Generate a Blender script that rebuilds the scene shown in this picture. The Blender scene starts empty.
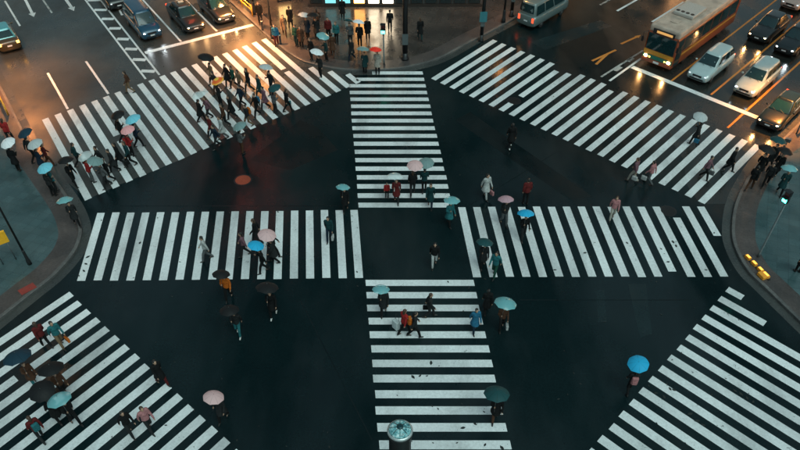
import bpy, bmesh, math, random
from mathutils import Vector, Matrix
random.seed(7)
R = math.radians
scene = bpy.context.scene
# ---------------------------------------------------------------- camera
F_PX, PITCH, CAM_H, CY = 705.0, R(49.8), 26.5, 354.0      # focal length in photo pixels (800 wide)
cd = bpy.data.cameras.new('camera'); cam = bpy.data.objects.new('camera', cd)
scene.collection.objects.link(cam); scene.camera = cam
cd.sensor_width = 36.0; cd.sensor_fit = 'HORIZONTAL'; cd.lens = 36.0 * F_PX / 800
cd.shift_y = (CY - 225) / 800.0
cd.clip_start = 0.1; cd.clip_end = 2000
cam.location = (0, 0, CAM_H); cam.rotation_euler = (math.pi/2 - PITCH, 0, 0)
# ---------------------------------------------------------------- sky, sun, exposure
SUN_EL, SUN_AZ = R(58), R(150)          # azimuth of the sun's place, from +Y clockwise
world = bpy.data.worlds.new('World'); scene.world = world; world.use_nodes = True
wn = world.node_tree.nodes; wl = world.node_tree.links
bg = wn['Background']
sky = wn.new('ShaderNodeTexSky'); sky.sky_type = 'NISHITA'; sky.sun_disc = False
sky.sun_elevation = SUN_EL; sky.sun_rotation = SUN_AZ
sky.air_density = 1.0; sky.dust_density = 4.0; sky.ozone_density = 2.0
hs = wn.new('ShaderNodeHueSaturation'); hs.inputs['Saturation'].default_value = 0.42
wl.new(sky.outputs[0], hs.inputs['Color'])
tint = wn.new('ShaderNodeMix'); tint.data_type = 'RGBA'; tint.blend_type = 'MULTIPLY'
tint.inputs[0].default_value = 1.0; tint.inputs[7].default_value = (0.73, 1.0, 0.95, 1)
wl.new(hs.outputs[0], tint.inputs[6]); wl.new(tint.outputs[2], bg.inputs['Color'])
bg.inputs['Strength'].default_value = 0.06
sd = bpy.data.lights.new('sun', 'SUN'); sun = bpy.data.objects.new('sun', sd)
scene.collection.objects.link(sun)
sd.energy = 0.5; sd.angle = R(40); sd.color = (0.80, 1.0, 0.97)
sdir = Vector((math.sin(SUN_AZ)*math.cos(SUN_EL), math.cos(SUN_AZ)*math.cos(SUN_EL), math.sin(SUN_EL)))
sun.rotation_euler = sdir.to_track_quat('Z', 'Y').to_euler(); sun.location = (0, 0, 90)
vs = scene.view_settings
vs.view_transform = 'Standard'; vs.look = 'None'; vs.gamma = 1; vs.use_curve_mapping = False
vs.exposure = 0.72

# ---------------------------------------------------------------- helpers
COL = scene.collection
_c, _s = math.cos(PITCH), math.sin(PITCH)
def P(x, y, z=0.0):
    """photo pixel -> point on the horizontal plane at height z"""
    u = (x-400)/F_PX; v = (y-CY)/F_PX
    d = Vector((u, _c - v*_s, -_s - v*_c)); t = (CAM_H - z) / -d.z
    return Vector((d.x*t, d.y*t, z))
def unit(v):
    v = Vector((v.x, v.y, 0)); return v.normalized()
def perp(v): return Vector((-v.y, v.x, 0))          # left of v
def lerp(a, b, t): return a + (b-a)*t

class MB:
    def __init__(s): s.v = []; s.f = []
    def add(s, vs, fs):
        o = len(s.v); s.v += [tuple(p) for p in vs]; s.f += [tuple(i+o for i in f) for f in fs]; return s
    def box(s, x0, x1, y0, y1, z0, z1):
        return s.add([(x0,y0,z0),(x1,y0,z0),(x1,y1,z0),(x0,y1,z0),(x0,y0,z1),(x1,y0,z1),(x1,y1,z1),(x0,y1,z1)],
                     [(3,2,1,0),(4,5,6,7),(0,1,5,4),(1,2,6,5),(2,3,7,6),(3,0,4,7)])
    def hexa(s, p):      # 8 points, bottom 4 ccw then top 4
        return s.add(p, [(3,2,1,0),(4,5,6,7),(0,1,5,4),(1,2,6,5),(2,3,7,6),(3,0,4,7)])
    def tube(s, pts, seg=8, cap=True):      # pts: [(point, radius)]
        pts = [(Vector(p), r) for p, r in pts]; n = len(pts); vs = []; prev = None
        for i, (p, r) in enumerate(pts):
            a = pts[max(i-1,0)][0]; b = pts[min(i+1,n-1)][0]
            d = (b-a).normalized() if (b-a).length > 1e-6 else Vector((0,0,1))
            ref = Vector((0,1,0)) if abs(d.y) < .9 else Vector((1,0,0))
            x = d.cross(ref).normalized(); y = d.cross(x)
            for k in range(seg):
                t = 2*math.pi*k/seg; vs.append(p + x*(r*math.cos(t)) + y*(r*math.sin(t)))
        fs = [(i*seg+k, (i+1)*seg+k, (i+1)*seg+(k+1)%seg, i*seg+(k+1)%seg) for i in range(n-1) for k in range(seg)]
        if cap:
            fs += [tuple(range(seg)), tuple((n-1)*seg + k for k in reversed(range(seg)))]
        return s.add(vs, fs)
    def ell(s, c, r, seg=12, rings=8):
        c = Vector(c); vs = [c + Vector((0,0,r[2]))]
        for i in range(1, rings):
            a = math.pi*i/rings
            for k in range(seg):
                t = 2*math.pi*k/seg
                vs.append(c + Vector((r[0]*math.sin(a)*math.cos(t), r[1]*math.sin(a)*math.sin(t), r[2]*math.cos(a))))
        vs.append(c - Vector((0,0,r[2]))); L = len(vs)-1
        fs = [(0, 1+k, 1+(k+1)%seg) for k in range(seg)]
        for i in range(rings-2):
            for k in range(seg):
                a = 1+i*seg+k; b = 1+i*seg+(k+1)%seg; fs.append((a, a+seg, b+seg, b))
        o = 1+(rings-2)*seg
        fs += [(L, o+(k+1)%seg, o+k) for k in range(seg)]
        return s.add(vs, fs)
    def cap_tube(s, a, b, ra, rb, seg=10):
        s.tube([(a, ra), (b, rb)], seg); s.ell(a, (ra,)*3, seg, 6); s.ell(b, (rb,)*3, seg, 6); return s
    def lathe(s, prof, seg=16, c=(0,0,0)):   # prof: [(r,z)]
        c = Vector(c); vs = []
        for r, z in prof:
            for k in range(seg):
                t = 2*math.pi*k/seg; vs.append(c + Vector((r*math.cos(t), r*math.sin(t), z)))
        n = len(prof)
        fs = [(i*seg+k, i*seg+(k+1)%seg, (i+1)*seg+(k+1)%seg, (i+1)*seg+k) for i in range(n-1) for k in range(seg)]
        fs += [tuple(reversed(range(seg))), tuple((n-1)*seg+k for k in range(seg))]
        return s.add(vs, fs)
    def prism(s, poly, z0, z1):
        n = len(poly); vs = [(p[0],p[1],z0) for p in poly] + [(p[0],p[1],z1) for p in poly]
        fs = [tuple(reversed(range(n))), tuple(range(n, 2*n))] + [(i,(i+1)%n,n+(i+1)%n,n+i) for i in range(n)]
        return s.add(vs, fs)
    def mesh(s, name, smooth=False):
        me = bpy.data.meshes.new(name); me.from_pydata(s.v, [], s.f); me.update()
        bm = bmesh.new(); bm.from_mesh(me); bmesh.ops.recalc_face_normals(bm, faces=bm.faces); bm.to_mesh(me); bm.free()
        if smooth: me.shade_smooth()
        return me
    def build(s, name, m, parent=None, smooth=False, bevel=0):
        return link(name, s.mesh(name, smooth), m, parent, bevel)
def link(name, me, m, parent=None, bevel=0):
    o = bpy.data.objects.new(name, me); COL.objects.link(o)
    if m is not None:
        if not me.materials: me.materials.append(None)
        o.material_slots[0].link = 'OBJECT'; o.material_slots[0].material = m
    if parent: o.parent = parent
    if bevel:
        b = o.modifiers.new('bevel', 'BEVEL'); b.width = bevel; b.segments = 2; b.limit_method = 'ANGLE'
    return o
def tag(o, label=None, cat=None, group=None, kind=None):
    if label: o['label'] = label
    if cat: o['category'] = cat
    if group: o['group'] = group
    if kind: o['kind'] = kind
    return o
def empty(name, loc, rz=0.0):
    o = bpy.data.objects.new(name, None); COL.objects.link(o); o.location = loc; o.rotation_euler = (0,0,rz)
    o.empty_display_size = .3; return o
def head_rot(v): return math.atan2(v.y, v.x) - math.pi/2       # local +Y looks along v

# ---------------------------------------------------------------- materials
MATS = {}
def new_mat(name):
    m = bpy.data.materials.new(name); m.use_nodes = True; MATS[name] = m
    return m, m.node_tree.nodes, m.node_tree.links, m.node_tree.nodes['Principled BSDF']
def ramp(n, stops):
    r = n.new('ShaderNodeValToRGB'); e = r.color_ramp.elements
    while len(e) < len(stops): e.new(.5)
    for el, (p, c) in zip(e, stops):
        el.position = p; el.color = (c if len(c) == 4 else tuple(c)+(1,)) if hasattr(c, '__len__') else (c,c,c,1)
    return r
def noise(n, l, scale, detail=6, rough=.6, vec=None, stretch=None):
    t = n.new('ShaderNodeTexNoise'); t.inputs['Scale'].default_value = scale
    t.inputs['Detail'].default_value = detail; t.inputs['Roughness'].default_value = rough
    g = n.new('ShaderNodeNewGeometry')
    if stretch:
        mp = n.new('ShaderNodeMapping'); mp.inputs['Scale'].default_value = stretch
        l.new(g.outputs['Position'], mp.inputs['Vector']); l.new(mp.outputs[0], t.inputs['Vector'])
    else: l.new(vec if vec else g.outputs['Position'], t.inputs['Vector'])
    return t
def mixc(n, l, fac, a, b, mode='MIX'):
    x = n.new('ShaderNodeMix'); x.data_type = 'RGBA'; x.blend_type = mode
    for s, v in ((x.inputs[0], fac), (x.inputs[6], a), (x.inputs[7], b)):
        if hasattr(v, 'is_output'): l.new(v, s)
        elif hasattr(v, '__len__'): s.default_value = tuple(v) + ((1,) if len(v) == 3 else ())
        else: s.default_value = v
    return x.outputs[2]
def bump(n, l, b, h, strength=.2, dist=.01):
    x = n.new('ShaderNodeBump'); x.inputs['Strength'].default_value = strength; x.inputs['Distance'].default_value = dist
    l.new(h, x.inputs['Height']); l.new(x.outputs[0], b.inputs['Normal'])

def wet_mat(name, c0, c1, r0, r1, patch=.12, spec=.5, fine=9.0, bstr=.25, grime=None):
    m, n, l, b = new_mat(name)
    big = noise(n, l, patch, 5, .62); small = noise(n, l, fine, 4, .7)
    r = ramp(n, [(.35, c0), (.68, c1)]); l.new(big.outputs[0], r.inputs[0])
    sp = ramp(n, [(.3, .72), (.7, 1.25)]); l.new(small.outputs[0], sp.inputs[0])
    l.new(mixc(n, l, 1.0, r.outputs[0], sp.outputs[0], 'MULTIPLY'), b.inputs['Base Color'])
    big2 = noise(n, l, patch*1.7, 6, .65, stretch=(1, .6, 1))
    rr = ramp(n, [(.38, r0), (.62, r1)]); l.new(big2.outputs[0], rr.inputs[0])
    l.new(rr.outputs[0], b.inputs['Roughness'])
    b.inputs['Specular IOR Level'].default_value = spec
    bump(n, l, b, small.outputs[0], bstr, .006)
    return m
ASPHALT = wet_mat('wet_asphalt', (.0015,.0075,.009), (.007,.0175,.0195), .12, .46, .055, .30)
PATCH_L = wet_mat('resurfaced_and_sheen_asphalt', (.0045,.0125,.0145), (.010,.0225,.025), .14, .4, .2, .36, fine=14)  # also carries the sky sheen painted on the pale strips
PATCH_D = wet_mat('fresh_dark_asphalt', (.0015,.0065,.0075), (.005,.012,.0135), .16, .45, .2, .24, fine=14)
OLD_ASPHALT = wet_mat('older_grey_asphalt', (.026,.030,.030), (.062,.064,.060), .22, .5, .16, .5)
WARM_ASPHALT = wet_mat('wet_street_asphalt', (.009,.014,.014), (.026,.026,.024), .12, .34, .18, .55)

# standing water: sheen comes and goes in long soft patches
_n, _l = ASPHALT.node_tree.nodes, ASPHALT.node_tree.links
_w = noise(_n, _l, .11, 4, .55, stretch=(1.5, .55, 1)); _r = ramp(_n, [(.40, .05), (.62, .52)]); _l.new(_w.outputs[0], _r.inputs[0])
_l.new(_r.outputs[0], _n['Principled BSDF'].inputs['Specular IOR Level'])

def paint_mat(name, col, wear=.66, dark=(.02,.03,.033)):
    m, n, l, b = new_mat(name)
    a = noise(n, l, .9, 8, .75); s = noise(n, l, 7.0, 6, .75); t = noise(n, l, .25, 3, .5)
    r = ramp(n, [(wear, 0.0), (wear+.07, 1.0)])
    mth = n.new('ShaderNodeMath'); mth.operation = 'ADD'
    m2 = n.new('ShaderNodeMath'); m2.operation = 'MULTIPLY'; m2.inputs[1].default_value = .5
    m3 = n.new('ShaderNodeMath'); m3.operation = 'MULTIPLY'; m3.inputs[1].default_value = .5
    l.new(a.outputs[0], m2.inputs[0]); l.new(s.outputs[0], m3.inputs[0])
    l.new(m2.outputs[0], mth.inputs[0]); l.new(m3.outputs[0], mth.inputs[1])
    l.new(mth.outputs[0], r.inputs[0])
    tone = ramp(n, [(.3, tuple(x*.80 for x in col)), (.7, col)]); l.new(t.outputs[0], tone.inputs[0])
    grit = ramp(n, [(.35, .78), (.6, 1.0)]); l.new(s.outputs[0], grit.inputs[0])
    c = mixc(n, l, 1.0, tone.outputs[0], grit.outputs[0], 'MULTIPLY')
    oi = n.new('ShaderNodeObjectInfo'); ro = ramp(n, [(0, .84), (1, 1.0)]); l.new(oi.outputs['Random'], ro.inputs[0])   # each bar repainted at its own time
    c = mixc(n, l, 1.0, c, ro.outputs[0], 'MULTIPLY')
    tyre = noise(n, l, .55, 5, .6, stretch=(1, .35, 1)); rt = ramp(n, [(.50, 1.0), (.68, .72)]); l.new(tyre.outputs[0], rt.inputs[0])
    c = mixc(n, l, 1.0, c, rt.outputs[0], 'MULTIPLY')
    l.new(mixc(n, l, r.outputs[0], c, dark), b.inputs['Base Color'])
    b.inputs['Roughness'].default_value = .5; b.inputs['Specular IOR Level'].default_value = .25
    bump(n, l, b, s.outputs[0], .15, .004)
    return m
PAINT = paint_mat('white_road_paint', (.84,.875,.885), .572)
PAINT_WORN = paint_mat('worn_white_road_paint', (.55,.58,.57), .50)
PAINT_YELLOW = paint_mat('yellow_road_paint', (.75,.27,.05), .6)
PAINT_RED = paint_mat('red_road_paint', (.30,.05,.04), .56, (.06,.06,.06))

def tile_mat(name, c0, c1, size, r0, r1, joint=.55):
    m, n, l, b = new_mat(name)
    g = n.new('ShaderNodeNewGeometry'); br = n.new('ShaderNodeTexBrick')
    mp = n.new('ShaderNodeMapping'); mp.inputs['Rotation'].default_value = (0,0,R(20))
    l.new(g.outputs['Position'], mp.inputs['Vector']); l.new(mp.outputs[0], br.inputs['Vector'])
    br.inputs['Scale'].default_value = 1.0; br.inputs['Brick Width'].default_value = size; br.inputs['Row Height'].default_value = size
    br.inputs['Mortar Size'].default_value = .012; br.offset = 0
    br.inputs['Color1'].default_value = (1,1,1,1); br.inputs['Color2'].default_value = (.8,.8,.8,1); br.inputs['Mortar'].default_value = (joint,)*3+(1,)
    big = noise(n, l, .22, 6, .65); r = ramp(n, [(.33, c0), (.68, c1)]); l.new(big.outputs[0], r.inputs[0])
    l.new(mixc(n, l, 1.0, r.outputs[0], br.outputs['Color'], 'MULTIPLY'), b.inputs['Base Color'])
    rr = ramp(n, [(.36, r0), (.64, r1)]); b2 = noise(n, l, .5, 6, .65); l.new(b2.outputs[0], rr.inputs[0]); l.new(rr.outputs[0], b.inputs['Roughness'])
    sm = noise(n, l, 14, 4, .6); bump(n, l, b, sm.outputs[0], .2, .005)
    return m
PAVE = tile_mat('grey_paving', (.026,.062,.067), (.085,.135,.142), .6, .12, .5)
PAVE_WARM = tile_mat('brown_paving', (.030,.028,.027), (.075,.062,.055), .6, .12, .42)
BAND = wet_mat('brown_paving_band', (.048,.042,.041), (.085,.07,.066), .25, .5, .5, .4)
KERB = wet_mat('kerb_stone', (.07,.07,.07), (.13,.125,.12), .3, .55, .6, .4)
GUTTER = wet_mat('gutter_concrete', (.035,.04,.04), (.06,.063,.06), .2, .45, .4, .4)

def plain(name, col, rough=.5, metal=0.0, var=.15, coat=0.0, scale=12.0, spec=.5, bstr=.0):
    if name in MATS: return MATS[name]
    m, n, l, b = new_mat(name)
    tc = n.new('ShaderNodeTexCoord')
    t = noise(n, l, scale, 4, .6, vec=tc.outputs['Object'])
    r = ramp(n, [(.3, tuple(x*(1-var) for x in col)), (.7, tuple(min(1,x*(1+var)) for x in col))])
    l.new(t.outputs[0], r.inputs[0]); l.new(r.outputs[0], b.inputs['Base Color'])
    b.inputs['Roughness'].default_value = rough; b.inputs['Metallic'].default_value = metal
    b.inputs['Coat Weight'].default_value = coat; b.inputs['Specular IOR Level'].default_value = spec
    if bstr: bump(n, l, b, t.outputs[0], bstr, .01)
    return m
def glow(name, col, strength):
    if name in MATS: return MATS[name]
    m, n, l, b = new_mat(name)
    b.inputs['Base Color'].default_value = tuple(x*.6 for x in col)+(1,)
    b.inputs['Emission Color'].default_value = tuple(col)+(1,); b.inputs['Emission Strength'].default_value = strength
    b.inputs['Roughness'].default_value = .2
    return m
def cloth(name, col): return plain('cloth_'+name, tuple(x*.58 for x in col), .85, var=.3, scale=9, spec=.2, bstr=.3)
GLASS = plain('dark_glass', (.008,.03,.034), .06, var=.2, spec=.8)
GLASS_TEAL = plain('teal_glass', (.004,.024,.028), .07, var=.3, spec=.8)
BLACK = plain('black_plastic', (.012,.012,.013), .5)
RUBBER = plain('tyre_rubber', (.014,.014,.015), .75)
RIM = plain('alloy_rim', (.35,.36,.37), .35, .8)
STEEL = plain('dark_painted_steel', (.018,.02,.022), .4, .3)
GREYSTEEL = plain('grey_painted_steel', (.10,.12,.125), .45, .3)
WHITEPL = plain('white_plastic', (.7,.72,.72), .4)
REDLENS = glow('red_tail_lens', (1,.08,.03), 1.2)
AMBER = glow('amber_tail_lens', (1,.45,.08), 4.0)
HL_WARM = glow('warm_headlamp', (1,.62,.24), 22.0)
HL_COOL = glow('cool_headlamp', (.80,.95,1), 14.0)
HL_DIM = glow('faint_glow_headlamp_lens', (.75,.85,.9), .7)  # lens given a faint glow of its own, without a beam
GREEN_SIG = glow('green_signal_lens', (.05,1,.62), 9.0)
# ---------------------------------------------------------------- the setting
TL = unit(P(143,0) - P(181,41.6))          # away from the crossing along the upper left street
TR = unit(P(780,36.7) - P(711,94.4))       # away along the upper right street
BL = unit(P(0,321) - P(25,301)); BR = unit(P(800,324) - P(766,291))
g = MB(); N = 40; S = 700
g.add([(-S,-S,0),(S,-S,0),(S,S,0),(-S,S,0)], [(0,1,2,3)])
tag(g.build('road', ASPHALT), kind='structure')

def smooth_path(pts, n=6):      # Catmull-Rom through the points
    out = []; L = len(pts)
    for i in range(L-1):
        p0, p1, p2, p3 = pts[max(i-1,0)], pts[i], pts[i+1], pts[min(i+2,L-1)]
        for k in range(n):
            t = k/n; out.append(.5*((2*p1)+(p2-p0)*t+(2*p0-5*p1+4*p2-p3)*t*t+(3*p1-p0-3*p2+p3)*t*t*t))
    out.append(pts[-1]); return out
def offset(path, d):
    out = []
    for i, p in enumerate(path):
        t = unit(path[min(i+1,len(path)-1)] - path[max(i-1,0)]); out.append(p + perp(t)*d)
    return out
def ribbon(mb, a, b, z):
    n = len(a); mb.add([(p.x,p.y,z) for p in a] + [(p.x,p.y,z) for p in b], [(i,i+1,n+i+1,n+i) for i in range(n-1)]); return mb
PAVED = []
def pavement(name, pts, d0, d1, closing, side, mat, band_w=1.1):
    """kerb path from far end to far end; side = +1 when the pavement lies left of the path"""
    path = [pts[0] + d0*70] + smooth_path([pts[0] + d0*6] + pts + [pts[-1] + d1*6]) + [pts[-1] + d1*70]
    kin = offset(path, side*.18); bin_ = offset(path, side*(.18+band_w))
    m = MB(); n = len(bin_)
    poly = [(p.x,p.y) for p in bin_] + [(p.x,p.y) for p in closing]
    m.add([(x,y,.15) for x,y in poly], [tuple(range(len(poly)))])
    o = m.build(name, mat); tag(o, kind='structure')
    bm = bmesh.new(); bm.from_mesh(o.data); bmesh.ops.triangulate(bm, faces=bm.faces)
    for f in bm.faces:
        if f.normal.z < 0: f.normal_flip()
    bm.to_mesh(o.data); bm.free()
    ribbon(MB(), kin, bin_, .15).build('paving_band', BAND, o)
    k = MB(); nn = len(path)
    k.add([(p.x,p.y,-.02) for p in path] + [(p.x,p.y,.135) for p in path] + [(p.x,p.y,.153) for p in offset(path, side*.03)] + [(p.x,p.y,.153) for p in kin],
          [(j*nn+i, j*nn+i+1, (j+1)*nn+i+1, (j+1)*nn+i) for j in range(3) for i in range(nn-1)])
    k.build('kerb', KERB, o)
    ribbon(MB(), offset(path, -side*.5), offset(path, -side*.002), .005).build('gutter', GUTTER, o)
    PAVED.append([(p.x,p.y) for p in path] + [(p.x,p.y) for p in closing])
    return path
V = Vector
# older asphalt of the two side streets, laid 2 mm above the junction surface
def street(name, pts, m):
    o = MB().add([(p.x,p.y,.002) for p in pts], [tuple(range(len(pts)))]).build(name, m); tag(o, kind='structure')
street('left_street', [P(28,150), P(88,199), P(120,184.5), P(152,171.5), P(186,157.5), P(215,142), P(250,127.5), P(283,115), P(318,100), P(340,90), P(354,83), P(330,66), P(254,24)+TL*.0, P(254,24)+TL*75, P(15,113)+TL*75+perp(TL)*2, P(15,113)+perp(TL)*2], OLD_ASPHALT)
street('right_street', [P(634,62), P(648,82), P(655,104), P(668,118), P(672,142), P(684,160), P(686,184), P(700,204), P(735,204), P(790,135), P(790,135)+TR*75, P(634,62)+TR*75], WARM_ASPHALT)
left_kerb = pavement('left_pavement', [P(15,113),P(33,148),P(50,172),P(66,194),P(77,212),P(82.5,230),P(80,244),P(73,257),P(55,277),P(25,301)],
    TL, BL, [V((-140,20,0)), V((-140,120,0))], -1, PAVE)
right_kerb = pavement('right_pavement', [P(785,137),P(770,149),P(755,166),P(742,187),P(734,206),P(731,226),P(733,246),P(746,271),P(766,291)],
    TR, BR, [V((140,20,0)), V((140,120,0))], 1, PAVE)
top_kerb = pavement('far_pavement', [P(253,24),P(275,44),P(300,61),P(326,68.5),P(351,71.5),P(385,71),P(410,68),P(440,59.5),P(470,43.5),P(500,28)],
    TL, TR, [V((60,130,0)), V((-60,130,0))], 1, PAVE_WARM)
near_kerb = pavement('near_pavement', [V((-7,8,0)), V((-4,12.5,0)), V((0,15.2,0)), V((4,15.4,0)), V((8,13,0)), V((11,8,0))],
    V((-.55,-.83,0)), V((.55,-.83,0)), [V((60,-60,0)), V((-60,-60,0))], -1, PAVE)
def inside(poly, x, y):
    r = False; j = len(poly)-1
    for i in range(len(poly)):
        (xi,yi),(xj,yj) = poly[i], poly[j]
        if (yi > y) != (yj > y) and x < (xj-xi)*(y-yi)/(yj-yi)+xi: r = not r
        j = i
    return r
def ground_z(p): return .15 if any(inside(q, p.x, p.y) for q in PAVED) else 0.0

def quad(name, a, b, c, d, z, m, parent):
    z += .004
    return MB().add([(q.x,q.y,z) for q in (a,b,c,d)], [(0,1,2,3)]).build(name, m, parent)
def strip(name, a, b, w, z, m, parent):      # painted line from a to b
    t = perp(unit(b-a))*(w/2)
    return quad(name, a-t, b-t, b+t, a+t, z, m, parent)

# resurfaced strips, trench patches, and painted strips of sky reflection in the junction
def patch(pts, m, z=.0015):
    return MB().add([(p.x,p.y,z) for p in pts], [tuple(range(len(pts)))]).build('asphalt_patch_and_sheen', m, bpy.data.objects['road'])
patch([P(628,284),P(646,284),P(652,334),P(640,338)], PATCH_L); patch([P(596,290),P(604,290),P(607,322),P(598,322)], PATCH_L)  # sky reflected in the wet road, painted as two pale strips
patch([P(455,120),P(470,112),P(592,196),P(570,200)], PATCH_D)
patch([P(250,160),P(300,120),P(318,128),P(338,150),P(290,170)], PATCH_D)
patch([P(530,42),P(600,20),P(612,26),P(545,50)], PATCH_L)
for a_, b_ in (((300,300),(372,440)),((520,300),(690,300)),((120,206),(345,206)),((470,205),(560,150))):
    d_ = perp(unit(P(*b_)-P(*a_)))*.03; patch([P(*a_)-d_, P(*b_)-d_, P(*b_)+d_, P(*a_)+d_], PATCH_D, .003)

# zebra crossings: stripe i runs from edge line E0 to edge line E1
def zebra(label, a0, a1, na, b0, b1, nb, count, width=.45, clip={}, first=0):
    """a0..a1: first-edge points of stripe 0 and stripe na; b0..b1 the same on the other edge"""
    root = empty('zebra_crossing', lerp(a0, b1, .5)*1.0); root.location.z = 0
    tag(root, label, 'crosswalk', 'zebra crossings of the junction')
    da = (a1-a0)/na; db = (b1-b0)/nb
    for i in range(first, count):
        pa, pb = a0 + da*i, b0 + db*i
        wa, wb = da*(width/da.length), db*(width/db.length)
        jit = random.uniform(-.03,.03)
        for t0, t1 in clip.get(i, [(0,1)]):
            q = [lerp(pa,pb,t0), lerp(pa,pb,t1), lerp(pa+wa,pb+wb,t1), lerp(pa+wa,pb+wb,t0)]
            if t0 in (0,) and t1 == 1:
                e = unit(pb-pa)*jit; q = [p+e for p in q]
            o = quad('stripe', *[p - root.location for p in q], .004, PAINT, root)
    return root
def par(a, b, p):      # parameter of pixel p projected on a-b
    d = b-a; return (p-a).dot(d)/d.dot(d)
# upper left diagonal
a0,a1,b0,b1 = P(42,120),P(261,40),P(85,201),P(356,84)
def cl(i, t0=None, t1=None):
    pa = a0+(a1-a0)*(i/20); pb = b0+(b1-b0)*(i/23)
    return (par(pa,pb,t0) if t0 else 0, par(pa,pb,t1) if t1 else 1)
cA = {19:[cl(19,None,P(282,70)), cl(19,P(285,72.5))], 21:[cl(21,P(307,69))], 22:[cl(22,P(326,73))], 23:[cl(23,P(343,76))],
      14:[cl(14,None,P(224,77)),cl(14,P(227,80))], 4:[cl(4,None,P(113,137)),cl(4,P(116,142))]}
zebra('wide zebra crossing on the left street, crowded with umbrellas', a0,a1,20,b0,b1,23,24,clip=cA)
# far centre: left edge and right edge, stripe 0 is the nearest one
la, lb = P(359,207.6), P(349,81); ra, rb = P(453,207.6), P(424.6,81)
n_ = 16
zebra('zebra crossing leading straight up to the far pavement', la, lb, 16, ra, rb, 16, 18, width=.46, clip={16:[(.10,1)],17:[(.32,1)]})
# near centre
zebra('zebra crossing at the bottom with the round pillar before it', P(365.6,286), P(379.3,449.4), 11, P(474.5,286), P(511.5,449.4), 11, 13, width=-.47)
# left and right of the middle
zebra('zebra crossing left of the middle under blue and pink umbrellas', P(97.4,213),P(350.3,210),17, P(77,281),P(355,278),17, 18, width=.44)
e0,e1,f0,f1 = P(458,207),P(682,206.7),P(473,277),P(720.5,277)
zebra('zebra crossing right of the middle with leaves on it', e0,e1,15,f0,f1,15, 17, width=.44,
      clip={16:[(0,.44)],14:[(.17,1)],12:[(0,.93)]})
# upper right diagonal
a0,a1,b0,b1 = P(493,39.5),P(755,144),P(431,78.5),P(698,201)
def cf(i, t0=None, t1=None):
    pa = a0+(a1-a0)*(i/24); pb = b0+(b1-b0)*(i/24)
    return (par(pa,pb,t0) if t0 else 0, par(pa,pb,t1) if t1 else 1)
zebra('long zebra crossing across the right street in front of the waiting bus', a0,a1,24,b0,b1,24,25,width=.44,
      clip={7:[cf(7,P(554,70),P(517,95)), cf(7,P(508,102))], 8:[(.06,1)], 12:[cf(12,P(607,89))]})
# lower left diagonal
s0 = unit(P(0,340.5)-P(72,292))*10.4
a0,a1 = P(69,292),P(236,449)
zebra('zebra crossing in the lower left corner under dark umbrellas', a0,a1,16, a0+s0, a1+s0, 16, 22, width=.46,
      clip={12:[(0,.35),(.38,1)], 3:[(0,.42),(.46,1)]})
s1 = unit(P(798,352)-P(714,304.5))*11
a0,a1 = P(729,287),P(592,448)
e1_ = lambda i,p: par(a0+(a1-a0)*(i/15), a0+(a1-a0)*(i/15)+s1, p)
zebra('empty zebra crossing in the lower right corner', a0,a1,15, a0+s1, a1+s1, 15, 20, width=.46,
      clip={0:[(0,e1_(0,P(747,293)))], 1:[(0,e1_(1,P(769,319)))]})

# lines of the upper left street
def marking(name, label, cat, items, group=None):
    pts = [p for it in items for p in it[:2]]; c = sum(pts, V((0,0,0)))/len(pts)
    r = empty(name, (c.x, c.y, 0)); tag(r, label, cat, group)
    for it in items:
        a, b, w, m, z = it; strip('painted_line', a-c, b-c, w, z, m, r)
    return r
W_ = lambda x0,y0,x1,y1,w=.15,m=PAINT_WORN,z=.004: (P(x0,y0),P(x1,y1),w,m,z)
far = lambda a, d, L=60: a + d*L
marking('hatched_median', 'white hatched median with diagonal bars left of the blue minivan', 'road marking',
    [(P(145.7,79), far(P(145.7,79),unit(P(85.4,0)-P(145.7,79)),34), .15, PAINT, .004), (P(159.5,75), far(P(159.5,75),unit(P(100.5,0)-P(159.5,75)),34), .15, PAINT, .004)]
    + [W_(*q, .42, PAINT, .006) for q in ((87.5,.5,102,0),(94,10,107,10),(101.5,19,114,19),(109,28.5,121,28.5),(117,39,129,39.3),(125,49,137.5,49.3),(132.5,59.5,146,60),(141,71,155,71.5))])
marking('stop_line', 'white stop line before the blue minivan and black taxi', 'stop line', [W_(145,53,253,25,.42,PAINT,.008)], 'stop lines')
marking('lane_line', 'white lane line between the blue minivan and the black taxi', 'lane line', [(P(181,41.6), P(181,41.6)+TL*32, .15, PAINT, .004)], 'lane lines')
marking('lane_line', 'white lane line between the black taxi and the car beside it', 'lane line', [(P(217,31.4), P(217,31.4)+TL*32, .15, PAINT, .004)], 'lane lines')
marking('lane_line', 'dashed white lane line nearest the hatched median', 'lane line', [W_(86,61.5,108.5,94,.17,PAINT), W_(52,13,43,0,.15)], 'lane lines')
marking('lane_line', 'dashed white lane line nearest the left pavement', 'lane line', [W_(47.7,73,67.8,109,.17,PAINT), W_(5,1,20,26,.15,PAINT)], 'lane lines')
def arrow(label, tip, tail, m, wid=.18, head=.5):
    c = lerp(tip, tail, .5); r = empty('road_arrow', (c.x,c.y,0)); tag(r, label, 'road arrow', 'painted arrows')
    d = unit(tip-tail); L = (tip-tail).length; n = perp(d)
    strip('shaft', tail-c, tip-c-d*head*1.6, wid, .004, m, r)
    a = tip-c; b = a-d*head*1.6
    MB().add([(a.x,a.y,.004),((b+n*head*.6).x,(b+n*head*.6).y,.004),((b-n*head*.6).x,(b-n*head*.6).y,.004)],[(0,1,2)]).build('arrow_head', m, r)
arrow('worn white arrow on the left lane near the top edge', P(34,17), P(24,-3), PAINT, .22)
arrow('worn white arrow on the middle lane near the top edge', P(74,11), P(62,-6), PAINT, .25)
arrow('orange painted arrow on the dark road left of the bus', P(641,35), P(621,44), PAINT_YELLOW, .2, .35)
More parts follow.
